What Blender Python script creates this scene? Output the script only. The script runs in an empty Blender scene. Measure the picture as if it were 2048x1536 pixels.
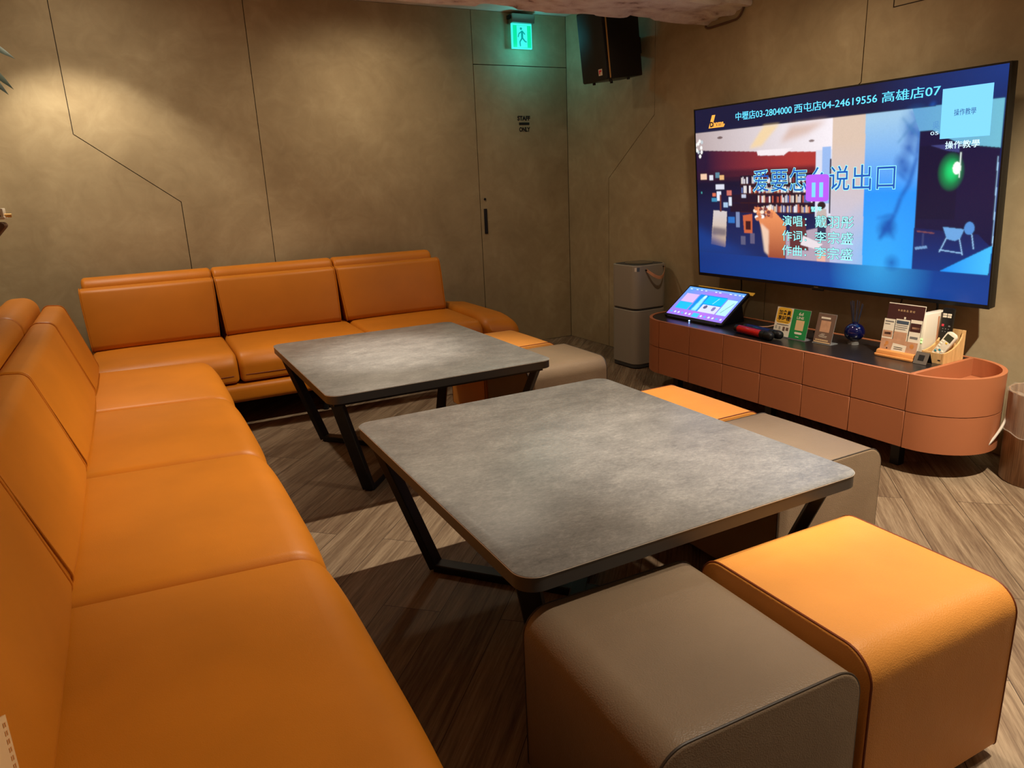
import bpy, bmesh, math, random
import numpy as np
from mathutils import Matrix, Vector, Euler

random.seed(7)
C = bpy.context.scene.collection
SC = bpy.context.scene
PI = math.pi

# ------------------------------------------------------------------ camera
cam_data = bpy.data.cameras.new('camera')
cam_data.sensor_fit = 'HORIZONTAL'
cam_data.sensor_width = 36.0
cam_data.lens = 36.0 * 1435.96 / 2048.0
cam_data.clip_start = 0.01
cam = bpy.data.objects.new('camera', cam_data)
_r = Vector((0.88210483, -0.46924135, -0.04127498))
_u = Vector((0.1609715, 0.21793166, 0.96259751))
_f = Vector((0.44269543, 0.85575601, -0.26777305))
M = Matrix((( _r.x, _u.x, -_f.x, 0.0), (_r.y, _u.y, -_f.y, 0.0), (_r.z, _u.z, -_f.z, 1.25), (0, 0, 0, 1)))
cam.matrix_world = M
C.objects.link(cam)
SC.camera = cam

# ------------------------------------------------------------------ world, exposure
world = bpy.data.worlds.new('world')
SC.world = world
world.use_nodes = True
_bg = world.node_tree.nodes['Background']
_bg.inputs['Color'].default_value = (1.0, 0.72, 0.48, 1)
_bg.inputs['Strength'].default_value = 0.07
SC.view_settings.view_transform = 'Standard'
SC.view_settings.look = 'None'
SC.view_settings.gamma = 1.0
SC.view_settings.use_curve_mapping = False
SC.view_settings.exposure = 0.64
SC.cycles.max_bounces = 6
SC.cycles.sample_clamp_indirect = 3.0

# ------------------------------------------------------------------ ceiling lamps and added fill lights
WARM = (1.0, 0.86, 0.67)
def spot(name, loc, target, watts, size_deg, blend, radius, color=WARM):
    l = bpy.data.lights.new(name, 'SPOT')
    l.energy = watts; l.spot_size = math.radians(size_deg); l.spot_blend = blend
    l.shadow_soft_size = radius; l.color = color
    o = bpy.data.objects.new(name, l); C.objects.link(o)
    o.location = loc
    d = Vector(target) - Vector(loc)
    o.rotation_euler = d.to_track_quat('-Z', 'Y').to_euler()
    return o
spot('downlight_between_tables', (1.45, 2.55, 2.42), (0.80, 2.75, 0), 140, 78, 0.6, 0.02)
spot('downlight_near_table', (1.45, 1.50, 2.42), (1.38, 1.50, 0.5), 160, 34, 1.0, 0.03, (1.0, 0.9, 0.76))
spot('downlight_far_table', (1.03, 3.05, 2.42), (1.03, 3.26, 0.5), 185, 29, 1.0, 0.03, (1.0, 0.9, 0.76))
spot('downlight_wall_washer', (-0.15, 4.45, 2.42), (-0.15, 4.75, 0), 46, 98, 0.5, 0.03)
spot('fill_washer_spill', (-0.10, 4.30, 2.40), (-0.05, 4.80, 1.4), 11, 168, 1.0, 0.05)  # second spot added as washer spill, brightens the dark upper wall
spot('fill_back_wall', (1.50, 4.40, 2.42), (1.60, 4.62, 0), 22, 165, 1.0, 0.05, (1.0, 0.81, 0.58))  # wide fill added to brighten the upper back wall
spot('downlight_right', (2.35, 0.70, 2.42), (2.85, 1.0, 0), 250, 92, 0.8, 0.03)
spot('downlight_stools', (1.50, 1.00, 2.42), (1.42, 0.95, 0.4), 70, 40, 1.0, 0.03)
spot('downlight_near_sofa', (1.45, 0.60, 2.42), (0.1, 1.2, 0.3), 68, 84, 0.8, 0.03)
spot('fill_television_wall', (2.42, 2.50, 2.14), (2.75, 2.70, 0.6), 19, 168, 1.0, 0.05, (1.0, 0.78, 0.55))  # added fill for the television wall and door, not a known fitting
# soft fill added behind the viewer to lift the walls, no known lamp
def panel(name, loc, target, watts, size, color=WARM):
    l = bpy.data.lights.new(name, 'AREA'); l.shape = 'DISK'; l.energy = watts; l.size = size; l.color = color
    o = bpy.data.objects.new(name, l); C.objects.link(o); o.location = loc
    o.rotation_euler = (Vector(target) - Vector(loc)).to_track_quat('-Z', 'Y').to_euler()
panel('fill_behind_viewer', (1.6, -1.4, 2.2), (1.3, 4.0, 1.5), 1.8, 0.9)

# ------------------------------------------------------------------ frame of the television wall
TH = math.radians(1.4)
WO = Vector((3.193, 5.042, 0))
WU = Vector((math.sin(TH), -math.cos(TH), 0))
WN = Vector((-math.cos(TH), -math.sin(TH), 0))
WROT = PI + TH                       # local x = away from the wall, local y = along it towards the camera
def w2(u, d, z=0.0):
    return WO + WU * u + WN * d + Vector((0, 0, z))

# ------------------------------------------------------------------ colour
def lin(c):
    c = c / 255.0
    return c / 12.92 if c <= 0.04045 else ((c + 0.055) / 1.055) ** 2.4
def S(r, g, b): return (lin(r), lin(g), lin(b), 1.0)

# ------------------------------------------------------------------ materials
MATS = {}
def new_mat(name):
    m = bpy.data.materials.new(name); m.use_nodes = True
    nt = m.node_tree
    return m, nt, nt.nodes['Principled BSDF']
def N(nt, typ, **kw):
    n = nt.nodes.new(typ)
    for k, v in kw.items():
        if k.startswith('i_'):
            key = k[2:]
            n.inputs[int(key) if key.isdigit() else key.replace('_', ' ')].default_value = v
        else: setattr(n, k, v)
    return n
def L(nt, a, b): nt.links.new(a, b)
def coords(nt, scale=(1, 1, 1), rot=(0, 0, 0)):
    tc = N(nt, 'ShaderNodeTexCoord'); mp = N(nt, 'ShaderNodeMapping')
    mp.inputs['Scale'].default_value = scale; mp.inputs['Rotation'].default_value = rot
    L(nt, tc.outputs['Object'], mp.inputs['Vector'])
    return mp.outputs['Vector']
def ramp(nt, fac, stops):
    r = N(nt, 'ShaderNodeValToRGB')
    while len(r.color_ramp.elements) < len(stops): r.color_ramp.elements.new(0.5)
    for e, (p, c) in zip(r.color_ramp.elements, stops): e.position = p; e.color = c
    L(nt, fac, r.inputs['Fac'])
    return r.outputs['Color']
def noise(nt, vec, scale, detail=4, rough=0.55, dist=0.0):
    n = N(nt, 'ShaderNodeTexNoise'); n.inputs['Scale'].default_value = scale
    n.inputs['Detail'].default_value = detail; n.inputs['Roughness'].default_value = rough
    n.inputs['Distortion'].default_value = dist
    L(nt, vec, n.inputs['Vector']); return n.outputs['Fac']
def bump(nt, p, h, strength, dist):
    b = N(nt, 'ShaderNodeBump'); b.inputs['Strength'].default_value = strength; b.inputs['Distance'].default_value = dist
    L(nt, h, b.inputs['Height']); L(nt, b.outputs['Normal'], p.inputs['Normal'])
def plain(name, col, rough=0.5, metal=0.0, spec=0.5, nscale=None, namp=0.12, coat=0.0):
    m, nt, p = new_mat(name)
    p.inputs['Roughness'].default_value = rough; p.inputs['Metallic'].default_value = metal
    p.inputs['Specular IOR Level'].default_value = spec; p.inputs['Coat Weight'].default_value = coat
    if nscale:
        v = coords(nt); f = noise(nt, v, nscale)
        a = tuple(x * (1 - namp) for x in col[:3]) + (1,); b = tuple(min(1, x * (1 + namp)) for x in col[:3]) + (1,)
        L(nt, ramp(nt, f, [(0.3, a), (0.7, b)]), p.inputs['Base Color'])
    else:
        p.inputs['Base Color'].default_value = col
    MATS[name] = m
    return m
def emit(name, col, strength):
    m, nt, p = new_mat(name)
    p.inputs['Base Color'].default_value = (0.01, 0.01, 0.01, 1)
    p.inputs['Emission Color'].default_value = col; p.inputs['Emission Strength'].default_value = strength
    p.inputs['Roughness'].default_value = 0.3
    MATS[name] = m
    return m
def leather(name, col, rough=0.42, grain=420, gstr=0.25):
    m, nt, p = new_mat(name)
    v = coords(nt)
    big = noise(nt, v, 3.0, 3)
    a = tuple(x * 0.90 for x in col[:3]) + (1,); b = tuple(min(1, x * 1.08) for x in col[:3]) + (1,)
    L(nt, ramp(nt, big, [(0.3, a), (0.7, b)]), p.inputs['Base Color'])
    vo = N(nt, 'ShaderNodeTexVoronoi'); vo.inputs['Scale'].default_value = grain; L(nt, v, vo.inputs['Vector'])
    soft = noise(nt, v, 14, 2)
    add = N(nt, 'ShaderNodeMath', operation='MULTIPLY_ADD'); add.inputs[1].default_value = 0.25
    L(nt, vo.outputs['Distance'], add.inputs[0]); L(nt, soft, add.inputs[2])
    bump(nt, p, add.outputs[0], gstr, 0.004)
    p.inputs['Roughness'].default_value = rough
    p.inputs['Specular IOR Level'].default_value = 0.35
    MATS[name] = m
    return m
def concrete(name, c1, c2, c3):
    m, nt, p = new_mat(name)
    v = coords(nt)
    f1 = noise(nt, v, 1.6, 8, 0.6, 0.6); f2 = noise(nt, v, 7.0, 6, 0.65, 1.2)
    mx = N(nt, 'ShaderNodeMath', operation='MULTIPLY_ADD'); mx.inputs[1].default_value = 0.45
    L(nt, f2, mx.inputs[0]); L(nt, f1, mx.inputs[2])
    L(nt, ramp(nt, mx.outputs[0], [(0.48, c1), (0.72, c2), (0.95, c3)]), p.inputs['Base Color'])
    p.inputs['Roughness'].default_value = 0.72
    p.inputs['Specular IOR Level'].default_value = 0.3
    bump(nt, p, f2, 0.08, 0.01)
    MATS[name] = m
    return m

concrete('wall_plaster', S(146, 129, 98), S(163, 146, 113), S(180, 164, 130))
plain('seam_dark', S(38, 28, 18), 0.9)
leather('orange_leather', S(194, 116, 24), 0.45, 520, 0.15)
leather('orange_leather_grain', S(220, 148, 68), 0.46, 330, 0.45)
leather('taupe_leather', S(132, 113, 92), 0.40, 330, 0.45)
plain('orange_piping', S(120, 55, 18), 0.5)
plain('taupe_piping', S(60, 50, 42), 0.5)
plain('black_metal', S(20, 20, 22), 0.45, 0.3)
plain('black_plastic', S(9, 9, 10), 0.42)
plain('table_edge_dark', S(54, 54, 55), 0.42)
plain('edge_highlight', S(196, 190, 180), 0.35)
plain('terracotta', S(174, 106, 68), 0.55, nscale=3, namp=0.05)
plain('console_black', S(34, 30, 30), 0.28, spec=0.5, nscale=8)
plain('purifier_grey', S(150, 144, 132), 0.5)
plain('purifier_dark', S(60, 62, 64), 0.5)
plain('tan_leather', S(196, 140, 104), 0.5, nscale=20)
plain('white_plastic', S(222, 214, 196), 0.4)
plain('grey_plastic', S(120, 120, 118), 0.45)
plain('gold_metal', S(226, 182, 112), 0.42, 0.6)
plain('red_metal', S(214, 22, 30), 0.25, 0.4, coat=0.4)
plain('blue_metal', S(20, 34, 96), 0.25, 0.4, coat=0.4)
plain('cobalt_glass', S(6, 12, 62), 0.05, coat=1.0)
plain('paper_white', S(232, 224, 206), 0.6)
plain('paper_yellow', S(236, 184, 50), 0.6)
plain('paper_green', S(30, 140, 74), 0.5)
plain('paper_brown', S(112, 88, 76), 0.55)
plain('paper_maroon', S(66, 34, 34), 0.5)
plain('paper_kraft', S(196, 150, 118), 0.6, nscale=30)
plain('paper_black', S(30, 26, 24), 0.6)
plain('paper_slate', S(70, 84, 100), 0.6)
plain('cream', S(226, 190, 140), 0.7)
plain('teal_button', S(30, 130, 150), 0.5)
plain('red_button', S(220, 60, 80), 0.5)
plain('lcd_dark', S(58, 60, 46), 0.25)
plain('reed_navy', S(34, 44, 66), 0.5)
plain('brass_label', S(120, 112, 104), 0.4, 0.4)
plain('leaf_green', S(22, 40, 8), 0.7, spec=0.2, nscale=14, namp=0.4)
plain('dark_brown_panel', S(88, 60, 42), 0.6)
plain('white_cable', S(206, 198, 186), 0.5)
plain('print_dark', S(16, 14, 14), 0.6)
plain('steel', S(150, 148, 142), 0.3, 0.9)
emit('led_blue', (0.25, 0.45, 1.0, 1), 6.0)
emit('led_green', (0.35, 1.0, 0.2, 1), 1.6)
emit('exit_green', (0.0, 0.80, 0.36, 1), 0.65)
emit('exit_cyan', (0.05, 0.90, 0.82, 1), 0.68)
emit('exit_figure', (0.0, 0.34, 0.30, 1), 0.65)
def wood(name, ca, cb, scale=(1, 12, 1), rough=0.5):
    m, nt, p = new_mat(name)
    v = coords(nt, scale)
    f = noise(nt, v, 6, 5, 0.6, 0.8)
    L(nt, ramp(nt, f, [(0.3, ca), (0.7, cb)]), p.inputs['Base Color'])
    p.inputs['Roughness'].default_value = rough
    MATS[name] = m
wood('pine', S(196, 152, 96), S(224, 184, 126), (16, 16, 2))
wood('honey_wood', S(196, 128, 66), S(214, 148, 84), (14, 2, 14))
wood('bin_wood', S(110, 76, 50), S(168, 128, 92), (26, 26, 1.2), 0.4)

def laminate():
    m, nt, p = new_mat('stone_laminate')
    v = coords(nt, (1, 1.7, 1), (0, 0, 0.25))
    f1 = noise(nt, v, 9.0, 10, 0.75, 0.2); f2 = noise(nt, v, 70, 8, 0.8, 0.6)
    mx = N(nt, 'ShaderNodeMix', data_type='FLOAT'); mx.inputs[0].default_value = 0.55
    L(nt, f2, mx.inputs[3]); L(nt, f1, mx.inputs[2])
    L(nt, ramp(nt, mx.outputs[0], [(0.36, S(84, 83, 82)), (0.52, S(116, 114, 111)), (0.66, S(146, 143, 138))]), p.inputs['Base Color'])
    p.inputs['Roughness'].default_value = 0.36
    p.inputs['Specular IOR Level'].default_value = 0.6
    bump(nt, p, f2, 0.12, 0.002)
    MATS['stone_laminate'] = m
laminate()

def floor_wood():
    m, nt, p = new_mat('plank_floor')
    v = coords(nt, (1, 1, 1), (0, 0, -math.radians(47)))
    br = N(nt, 'ShaderNodeTexBrick')
    br.offset = 0.37; br.inputs['Scale'].default_value = 1.0
    br.inputs['Brick Width'].default_value = 1.1; br.inputs['Row Height'].default_value = 0.19
    br.inputs['Mortar Size'].default_value = 0.0012; br.inputs['Bias'].default_value = 0.0
    br.inputs['Color1'].default_value = (0, 0, 0, 1); br.inputs['Color2'].default_value = (1, 1, 1, 1)
    br.inputs['Mortar'].default_value = (0.5, 0.5, 0.5, 1)
    L(nt, v, br.inputs['Vector'])
    # a different piece of grain on every plank
    off = N(nt, 'ShaderNodeVectorMath', operation='MULTIPLY_ADD')
    off.inputs[1].default_value = (7.3, 3.1, 5.7)
    L(nt, br.outputs['Color'], off.inputs[0]); L(nt, v, off.inputs[2])
    st = N(nt, 'ShaderNodeMapping'); st.inputs['Scale'].default_value = (0.33, 7.0, 1.0)
    L(nt, off.outputs[0], st.inputs['Vector'])
    warp = noise(nt, st.outputs[0], 1.3, 3, 0.5, 0.4)
    ring = N(nt, 'ShaderNodeMath', operation='MULTIPLY'); ring.inputs[1].default_value = 34.0
    L(nt, warp, ring.inputs[0])
    sn = N(nt, 'ShaderNodeMath', operation='SINE'); L(nt, ring.outputs[0], sn.inputs[0])
    fine = noise(nt, st.outputs[0], 20, 8, 0.72, 0.2)
    g = N(nt, 'ShaderNodeMath', operation='MULTIPLY_ADD'); g.inputs[1].default_value = 0.075
    L(nt, sn.outputs[0], g.inputs[0]); L(nt, fine, g.inputs[2])
    t = N(nt, 'ShaderNodeMath', operation='MULTIPLY_ADD'); t.inputs[1].default_value = 0.16
    sep = N(nt, 'ShaderNodeSeparateColor'); L(nt, br.outputs['Color'], sep.inputs['Color'])
    L(nt, sep.outputs[0], t.inputs[0]); L(nt, g.outputs[0], t.inputs[2])
    col = ramp(nt, t.outputs[0], [(0.34, S(90, 69, 52)), (0.56, S(124, 104, 82)), (0.85, S(164, 144, 118))])
    mixm = N(nt, 'ShaderNodeMix', data_type='RGBA'); mixm.inputs[7].default_value = S(56, 42, 32)
    L(nt, br.outputs['Fac'], mixm.inputs[0]); L(nt, col, mixm.inputs[6])
    L(nt, mixm.outputs[2], p.inputs['Base Color'])
    p.inputs['Roughness'].default_value = 0.55
    p.inputs['Specular IOR Level'].default_value = 0.35
    bump(nt, p, g.outputs[0], 0.12, 0.004)
    MATS['plank_floor'] = m
floor_wood()

def rough_plaster():
    m, nt, p = new_mat('rough_plaster')
    v = coords(nt, (1, 1.6, 1.6))
    f = noise(nt, v, 5, 9, 0.72, 0.25)
    vo = N(nt, 'ShaderNodeTexVoronoi'); vo.inputs['Scale'].default_value = 9; L(nt, v, vo.inputs['Vector'])
    mx = N(nt, 'ShaderNodeMath', operation='MULTIPLY_ADD'); mx.inputs[1].default_value = 0.35
    L(nt, vo.outputs['Distance'], mx.inputs[0]); L(nt, f, mx.inputs[2])
    L(nt, ramp(nt, mx.outputs[0], [(0.44, S(112, 88, 82)), (0.52, S(200, 178, 168)), (0.62, S(222, 206, 196)), (0.8, S(238, 228, 218))]), p.inputs['Base Color'])
    p.inputs['Roughness'].default_value = 0.9
    bump(nt, p, mx.outputs[0], 0.8, 0.03)
    MATS['rough_plaster'] = m
rough_plaster()
plain('ceiling_paint', S(222, 208, 190), 0.9, nscale=5)

def clear(name, col, rough=0.05, alpha=0.25):
    m, nt, p = new_mat(name)
    p.inputs['Base Color'].default_value = col
    p.inputs['Roughness'].default_value = rough
    p.inputs['Alpha'].default_value = alpha
    p.inputs['Specular IOR Level'].default_value = 0.8
    MATS[name] = m
clear('acrylic', S(225, 225, 220), 0.06, 0.22)
clear('bin_bag', S(236, 224, 206), 0.16, 0.16)
def screen_mat(name, strength):
    m, nt, p = new_mat(name)
    at = N(nt, 'ShaderNodeAttribute'); at.attribute_name = 'picture'
    p.inputs['Base Color'].default_value = (0.004, 0.004, 0.006, 1)
    L(nt, at.outputs['Color'], p.inputs['Emission Color'])
    p.inputs['Emission Strength'].default_value = strength
    p.inputs['Roughness'].default_value = 0.25
    MATS[name] = m
screen_mat('tv_picture', 0.72)
screen_mat('tablet_picture', 0.85)
emit('tv_text_blue', S(28, 92, 190), 0.66)
emit('tv_text_cyan', S(96, 214, 255), 0.86)
emit('tv_text_pale', S(150, 240, 240), 0.83)
emit('tv_text_navy', S(20, 60, 130), 0.66)
emit('tv_text_white', S(206, 238, 255), 0.86)
emit('tv_text_grey', S(86, 150, 210), 0.66)
emit('tv_orange', S(255, 172, 70), 0.83)
emit('tv_black', S(30, 20, 30), 0.66)
emit('tv_violet', S(176, 88, 232), 0.79)
emit('tv_panel', S(120, 202, 246), 0.83)

# ------------------------------------------------------------------ mesh helpers
class MB:
    """collects faces; build() links them as ONE mesh object"""
    def __init__(s): s.v = []; s.f = []; s.m = []; s.sm = []
    def add(s, verts, faces, mat=0, smooth=False):
        o = len(s.v); s.v += [tuple(p) for p in verts]
        for f in faces: s.f.append(tuple(i + o for i in f)); s.m.append(mat); s.sm.append(smooth)
        return s
    def bm(s, bm, mat=0, smooth=False, mtx=None):
        bm.verts.ensure_lookup_table(); bm.verts.index_update()
        vs = [(mtx @ v.co if mtx else v.co.copy()) for v in bm.verts]
        s.add(vs, [[v.index for v in f.verts] for f in bm.faces], mat, smooth); bm.free(); return s
    def box(s, a, b, mat=0, bev=0.0, seg=2, mtx=None, smooth=None):
        bm = bmesh.new(); bmesh.ops.create_cube(bm, size=1)
        for v in bm.verts:
            v.co = Vector([(a[i] + b[i]) / 2 + v.co[i] * (b[i] - a[i]) for i in range(3)])
        if bev: bmesh.ops.bevel(bm, geom=bm.edges[:], offset=bev, segments=seg, affect='EDGES', profile=0.5)
        return s.bm(bm, mat, bool(bev) if smooth is None else smooth, mtx)
    def prism(s, poly, lo, hi, plane='xy', mat=0, smooth=False, mtx=None, bev=0):
        bm = bmesh.new()
        mk = {'xy': lambda p, h: (p[0], p[1], h), 'xz': lambda p, h: (p[0], h, p[1]), 'yz': lambda p, h: (h, p[0], p[1])}[plane]
        vs = [bm.verts.new(mk(p, lo)) for p in poly]
        fc = bm.faces.new(vs)
        r = bmesh.ops.extrude_face_region(bm, geom=[fc])
        d = Vector(mk((0, 0), hi - lo))
        for e in r['geom']:
            if isinstance(e, bmesh.types.BMVert): e.co += d
        bmesh.ops.recalc_face_normals(bm, faces=bm.faces[:])
        if bev:
            es = [e for e in bm.edges if len(e.link_faces) == 2 and e.link_faces[0].normal.angle(e.link_faces[1].normal) > 0.9]
            bmesh.ops.bevel(bm, geom=es, offset=bev, segments=2, affect='EDGES', profile=0.5)
        return s.bm(bm, mat, smooth or bool(bev), mtx)
    def cyl(s, p0, p1, r0, r1=None, n=24, mat=0, smooth=True):
        p0, p1 = Vector(p0), Vector(p1); r1 = r0 if r1 is None else r1
        q = (p1 - p0).to_track_quat('Z', 'Y'); a, b = [], []
        for i in range(n):
            d = q @ Vector((math.cos(2 * PI * i / n), math.sin(2 * PI * i / n), 0)); a.append(p0 + d * r0); b.append(p1 + d * r1)
        fs = [(i, (i + 1) % n, n + (i + 1) % n, n + i) for i in range(n)]
        fs += [tuple(range(n - 1, -1, -1)), tuple(range(n, 2 * n))]
        return s.add(a + b, fs, mat, smooth)
    def lathe(s, prof, c=(0, 0, 0), n=32, mat=0, a0=0.0, a1=2 * PI, smooth=True):
        full = abs(a1 - a0 - 2 * PI) < 1e-6; k = n if full else n + 1; vs = []
        for i in range(k):
            a = a0 + (a1 - a0) * i / n
            for r, z in prof: vs.append((c[0] + r * math.cos(a), c[1] + r * math.sin(a), c[2] + z))
        m = len(prof); fs = []
        for i in range(n):
            j = (i + 1) % k
            for t in range(m - 1): fs.append((i * m + t, j * m + t, j * m + t + 1, i * m + t + 1))
        return s.add(vs, fs, mat, smooth)
    def tube(s, pts, r, n=8, mat=0, closed=False, square=False):
        pts = [Vector(p) for p in pts]; k = len(pts); vs = []; ref = None
        for i, p in enumerate(pts):
            a = pts[i - 1] if (i or closed) else p; b = pts[(i + 1) % k] if (i < k - 1 or closed) else p
            t = (b - a).normalized()
            if ref is None: ref = t.orthogonal().normalized()
            ref = (ref - t * ref.dot(t)).normalized(); bi = t.cross(ref)
            for q in range(n):
                an = 2 * PI * q / n
                vs.append(p + (ref * math.cos(an) + bi * math.sin(an)) * (r if not callable(r) else r(i / (k - 1))))
        fs = []
        for i in range(k if closed else k - 1):
            j = (i + 1) % k
            for q in range(n): fs.append((i * n + q, i * n + (q + 1) % n, j * n + (q + 1) % n, j * n + q))
        if not closed: fs += [tuple(range(n - 1, -1, -1)), tuple((k - 1) * n + q for q in range(n))]
        return s.add(vs, fs, mat, True)
    def bar(s, p0, p1, w, h, up=(0, 0, 1), mat=0, bev=0.003):
        """rectangular bar from p0 to p1; h along up, w across"""
        p0, p1 = Vector(p0), Vector(p1); t = (p1 - p0).normalized(); up = Vector(up)
        up = (up - t * up.dot(t)).normalized(); w_ = t.cross(up)
        mtx = Matrix(((t.x, w_.x, up.x, p0.x), (t.y, w_.y, up.y, p0.y), (t.z, w_.z, up.z, p0.z), (0, 0, 0, 1)))
        return s.box((0, -w / 2, -h / 2), ((p1 - p0).length, w / 2, h / 2), mat, bev, 1, mtx, False)
    def xf(s, mtx):
        s.v = [tuple(mtx @ Vector(p)) for p in s.v]; return s
    def mesh(s, name, mats):
        me = bpy.data.meshes.new(name)
        me.from_pydata(s.v, [], s.f)
        for m in mats: me.materials.append(MATS[m])
        me.polygons.foreach_set('material_index', s.m); me.polygons.foreach_set('use_smooth', s.sm)
        me.update()
        if any(s.sm): me.set_sharp_from_angle(angle=math.radians(42))
        return me
    def build(s, name, mats, parent=None, loc=None):
        if isinstance(mats, str): mats = [mats]
        o = bpy.data.objects.new(name, s.mesh(name, mats)); C.objects.link(o)
        if parent is not None: o.parent = parent
        if loc is not None: o.location = loc
        return o

def tag(o, label=None, cat=None, group=None, kind=None):
    if label: o['label'] = label
    if cat: o['category'] = cat
    if group: o['group'] = group
    if kind: o['kind'] = kind
    return o
def thing(name, label, cat, loc=(0, 0, 0), rot=0.0, group=None):
    o = bpy.data.objects.new(name, None); o.empty_display_size = 0.1; C.objects.link(o)
    o.location = loc; o.rotation_euler = rot if isinstance(rot, (tuple, Euler)) else (0, 0, rot)
    return tag(o, label, cat, group)
def dup(root, label, loc, rot=0.0):
    r = root.copy(); C.objects.link(r); r.location = loc; r.rotation_euler = (0, 0, rot); r['label'] = label
    for ch in list(root.children):
        c = ch.copy(); C.objects.link(c); c.parent = r
        for g in list(ch.children):
            d = g.copy(); C.objects.link(d); d.parent = c
    return r

def rpoly(pts, rad, seg=6):
    """polygon with rounded corners, same winding as given"""
    out = []; n = len(pts)
    for i in range(n):
        p = Vector(pts[i]); a = Vector(pts[i - 1]); b = Vector(pts[(i + 1) % n]); r = rad[i] if isinstance(rad, (list, tuple)) else rad
        if r <= 0: out.append(tuple(p)); continue
        u = (a - p).normalized(); v = (b - p).normalized(); ang = u.angle(v)
        t = min(r / math.tan(ang / 2), 0.49 * (a - p).length, 0.49 * (b - p).length); rr = t * math.tan(ang / 2)
        c = p + (u + v).normalized() * (rr / math.sin(ang / 2))
        s = p + u * t - c; e = p + v * t - c
        a0 = math.atan2(s.y, s.x); da = math.atan2(e.y, e.x) - a0
        while da > PI: da -= 2 * PI
        while da < -PI: da += 2 * PI
        for k in range(seg + 1):
            an = a0 + da * k / seg; out.append((c.x + rr * math.cos(an), c.y + rr * math.sin(an)))
    return out
def dense(poly, step):
    out = []; n = len(poly)
    for i in range(n):
        a = Vector(poly[i]); b = Vector(poly[(i + 1) % n]); k = max(1, int((b - a).length / step))
        for j in range(k): out.append(tuple(a.lerp(b, j / k)))
    return out
def inset(poly, d):
    n = len(poly); area = sum(poly[i - 1][0] * poly[i][1] - poly[i][0] * poly[i - 1][1] for i in range(n)); sg = 1 if area > 0 else -1
    out = []
    for i in range(n):
        a, p, b = Vector(poly[i - 1]), Vector(poly[i]), Vector(poly[(i + 1) % n])
        e1 = (p - a); e2 = (b - p)
        if e1.length < 1e-7 or e2.length < 1e-7: out.append(tuple(p)); continue
        e1.normalize(); e2.normalize()
        n1 = Vector((-e1.y, e1.x)) * sg; n2 = Vector((-e2.y, e2.x)) * sg
        m = n1 + n2; m = m / max(0.35, m.dot(n1)) if m.length > 1e-6 else n1
        out.append(tuple(p + m * d))
    return out
def sweep(mb, prof, length, er, mat=0, nst=10, deform=None, mapf=None, eseg=5):
    """profile (a,b) swept along s=0..length with ends rounded by er"""
    st = []
    for k in range(eseg + 1):
        ph = PI / 2 * k / eseg; st.append((er * (1 - math.cos(ph)), er * (1 - math.sin(ph))))
    for k in range(1, nst): st.append((er + (length - 2 * er) * k / nst, 0.0))
    st += [(length - s, i) for s, i in reversed(st[:eseg + 1])]
    vs = []; n = len(prof)
    for s, i in st:
        q = inset(prof, i) if i > 1e-6 else prof
        for a, b in q:
            p = (s, a, b)
            if deform: p = deform(*p, length)
            vs.append(mapf(*p) if mapf else p)
    fs = []
    for k in range(len(st) - 1):
        for j in range(n): fs.append((k * n + j, k * n + (j + 1) % n, (k + 1) * n + (j + 1) % n, (k + 1) * n + j))
    fs.append(tuple(range(n))[::-1]); fs.append(tuple((len(st) - 1) * n + j for j in range(n)))
    mb.add(vs, fs, mat, True)
    return mb

_tc = {}
def text2d(body, offset=0.0, font_res=3):
    key = (body, offset)
    if key in _tc: return _tc[key]
    c = bpy.data.curves.new('t', 'FONT'); c.body = body; c.offset = offset; c.resolution_u = font_res
    o = bpy.data.objects.new('t', c); C.objects.link(o); bpy.context.view_layer.update()
    me = bpy.data.meshes.new_from_object(o.evaluated_get(bpy.context.evaluated_depsgraph_get()))
    v = [(p.co.x, p.co.y) for p in me.vertices]; f = [tuple(q.vertices) for q in me.polygons]
    bpy.data.objects.remove(o); bpy.data.curves.remove(c); bpy.data.meshes.remove(me)
    _tc[key] = (v, f); return v, f
def put_text(mb, body, rect, mapf, mat=0, offset=0.0, base=None):
    """letters fitted into rect (x0,y0,x1,y1); mapf takes (x,y) to the part's local frame"""
    v, f = text2d(body, offset)
    bv = text2d(body, 0.0 if base is None else base)[0]
    x0 = min(p[0] for p in bv); x1 = max(p[0] for p in bv); y0 = min(p[1] for p in bv); y1 = max(p[1] for p in bv)
    sx = (rect[2] - rect[0]) / (x1 - x0); sy = (rect[3] - rect[1]) / (y1 - y0)
    mb.add([mapf(rect[0] + (p[0] - x0) * sx, rect[1] + (p[1] - y0) * sy) for p in v], f, mat)
def quad(mb, x0, y0, x1, y1, mapf, mat=0):
    mb.add([mapf(x0, y0), mapf(x1, y0), mapf(x1, y1), mapf(x0, y1)], [(0, 1, 2, 3)], mat)

# ================================================================== SETTING
# floor
mb = MB(); mb.box((-0.76, -1.6, -0.05), (3.5, 5.06, 0.0))
tag(mb.build('floor', 'plank_floor'), kind='structure')
# ceiling
mb = MB(); mb.box((-0.80, -1.6, 2.45), (3.5, 5.10, 2.50))
tag(mb.build('ceiling', 'ceiling_paint'), kind='structure')
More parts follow.
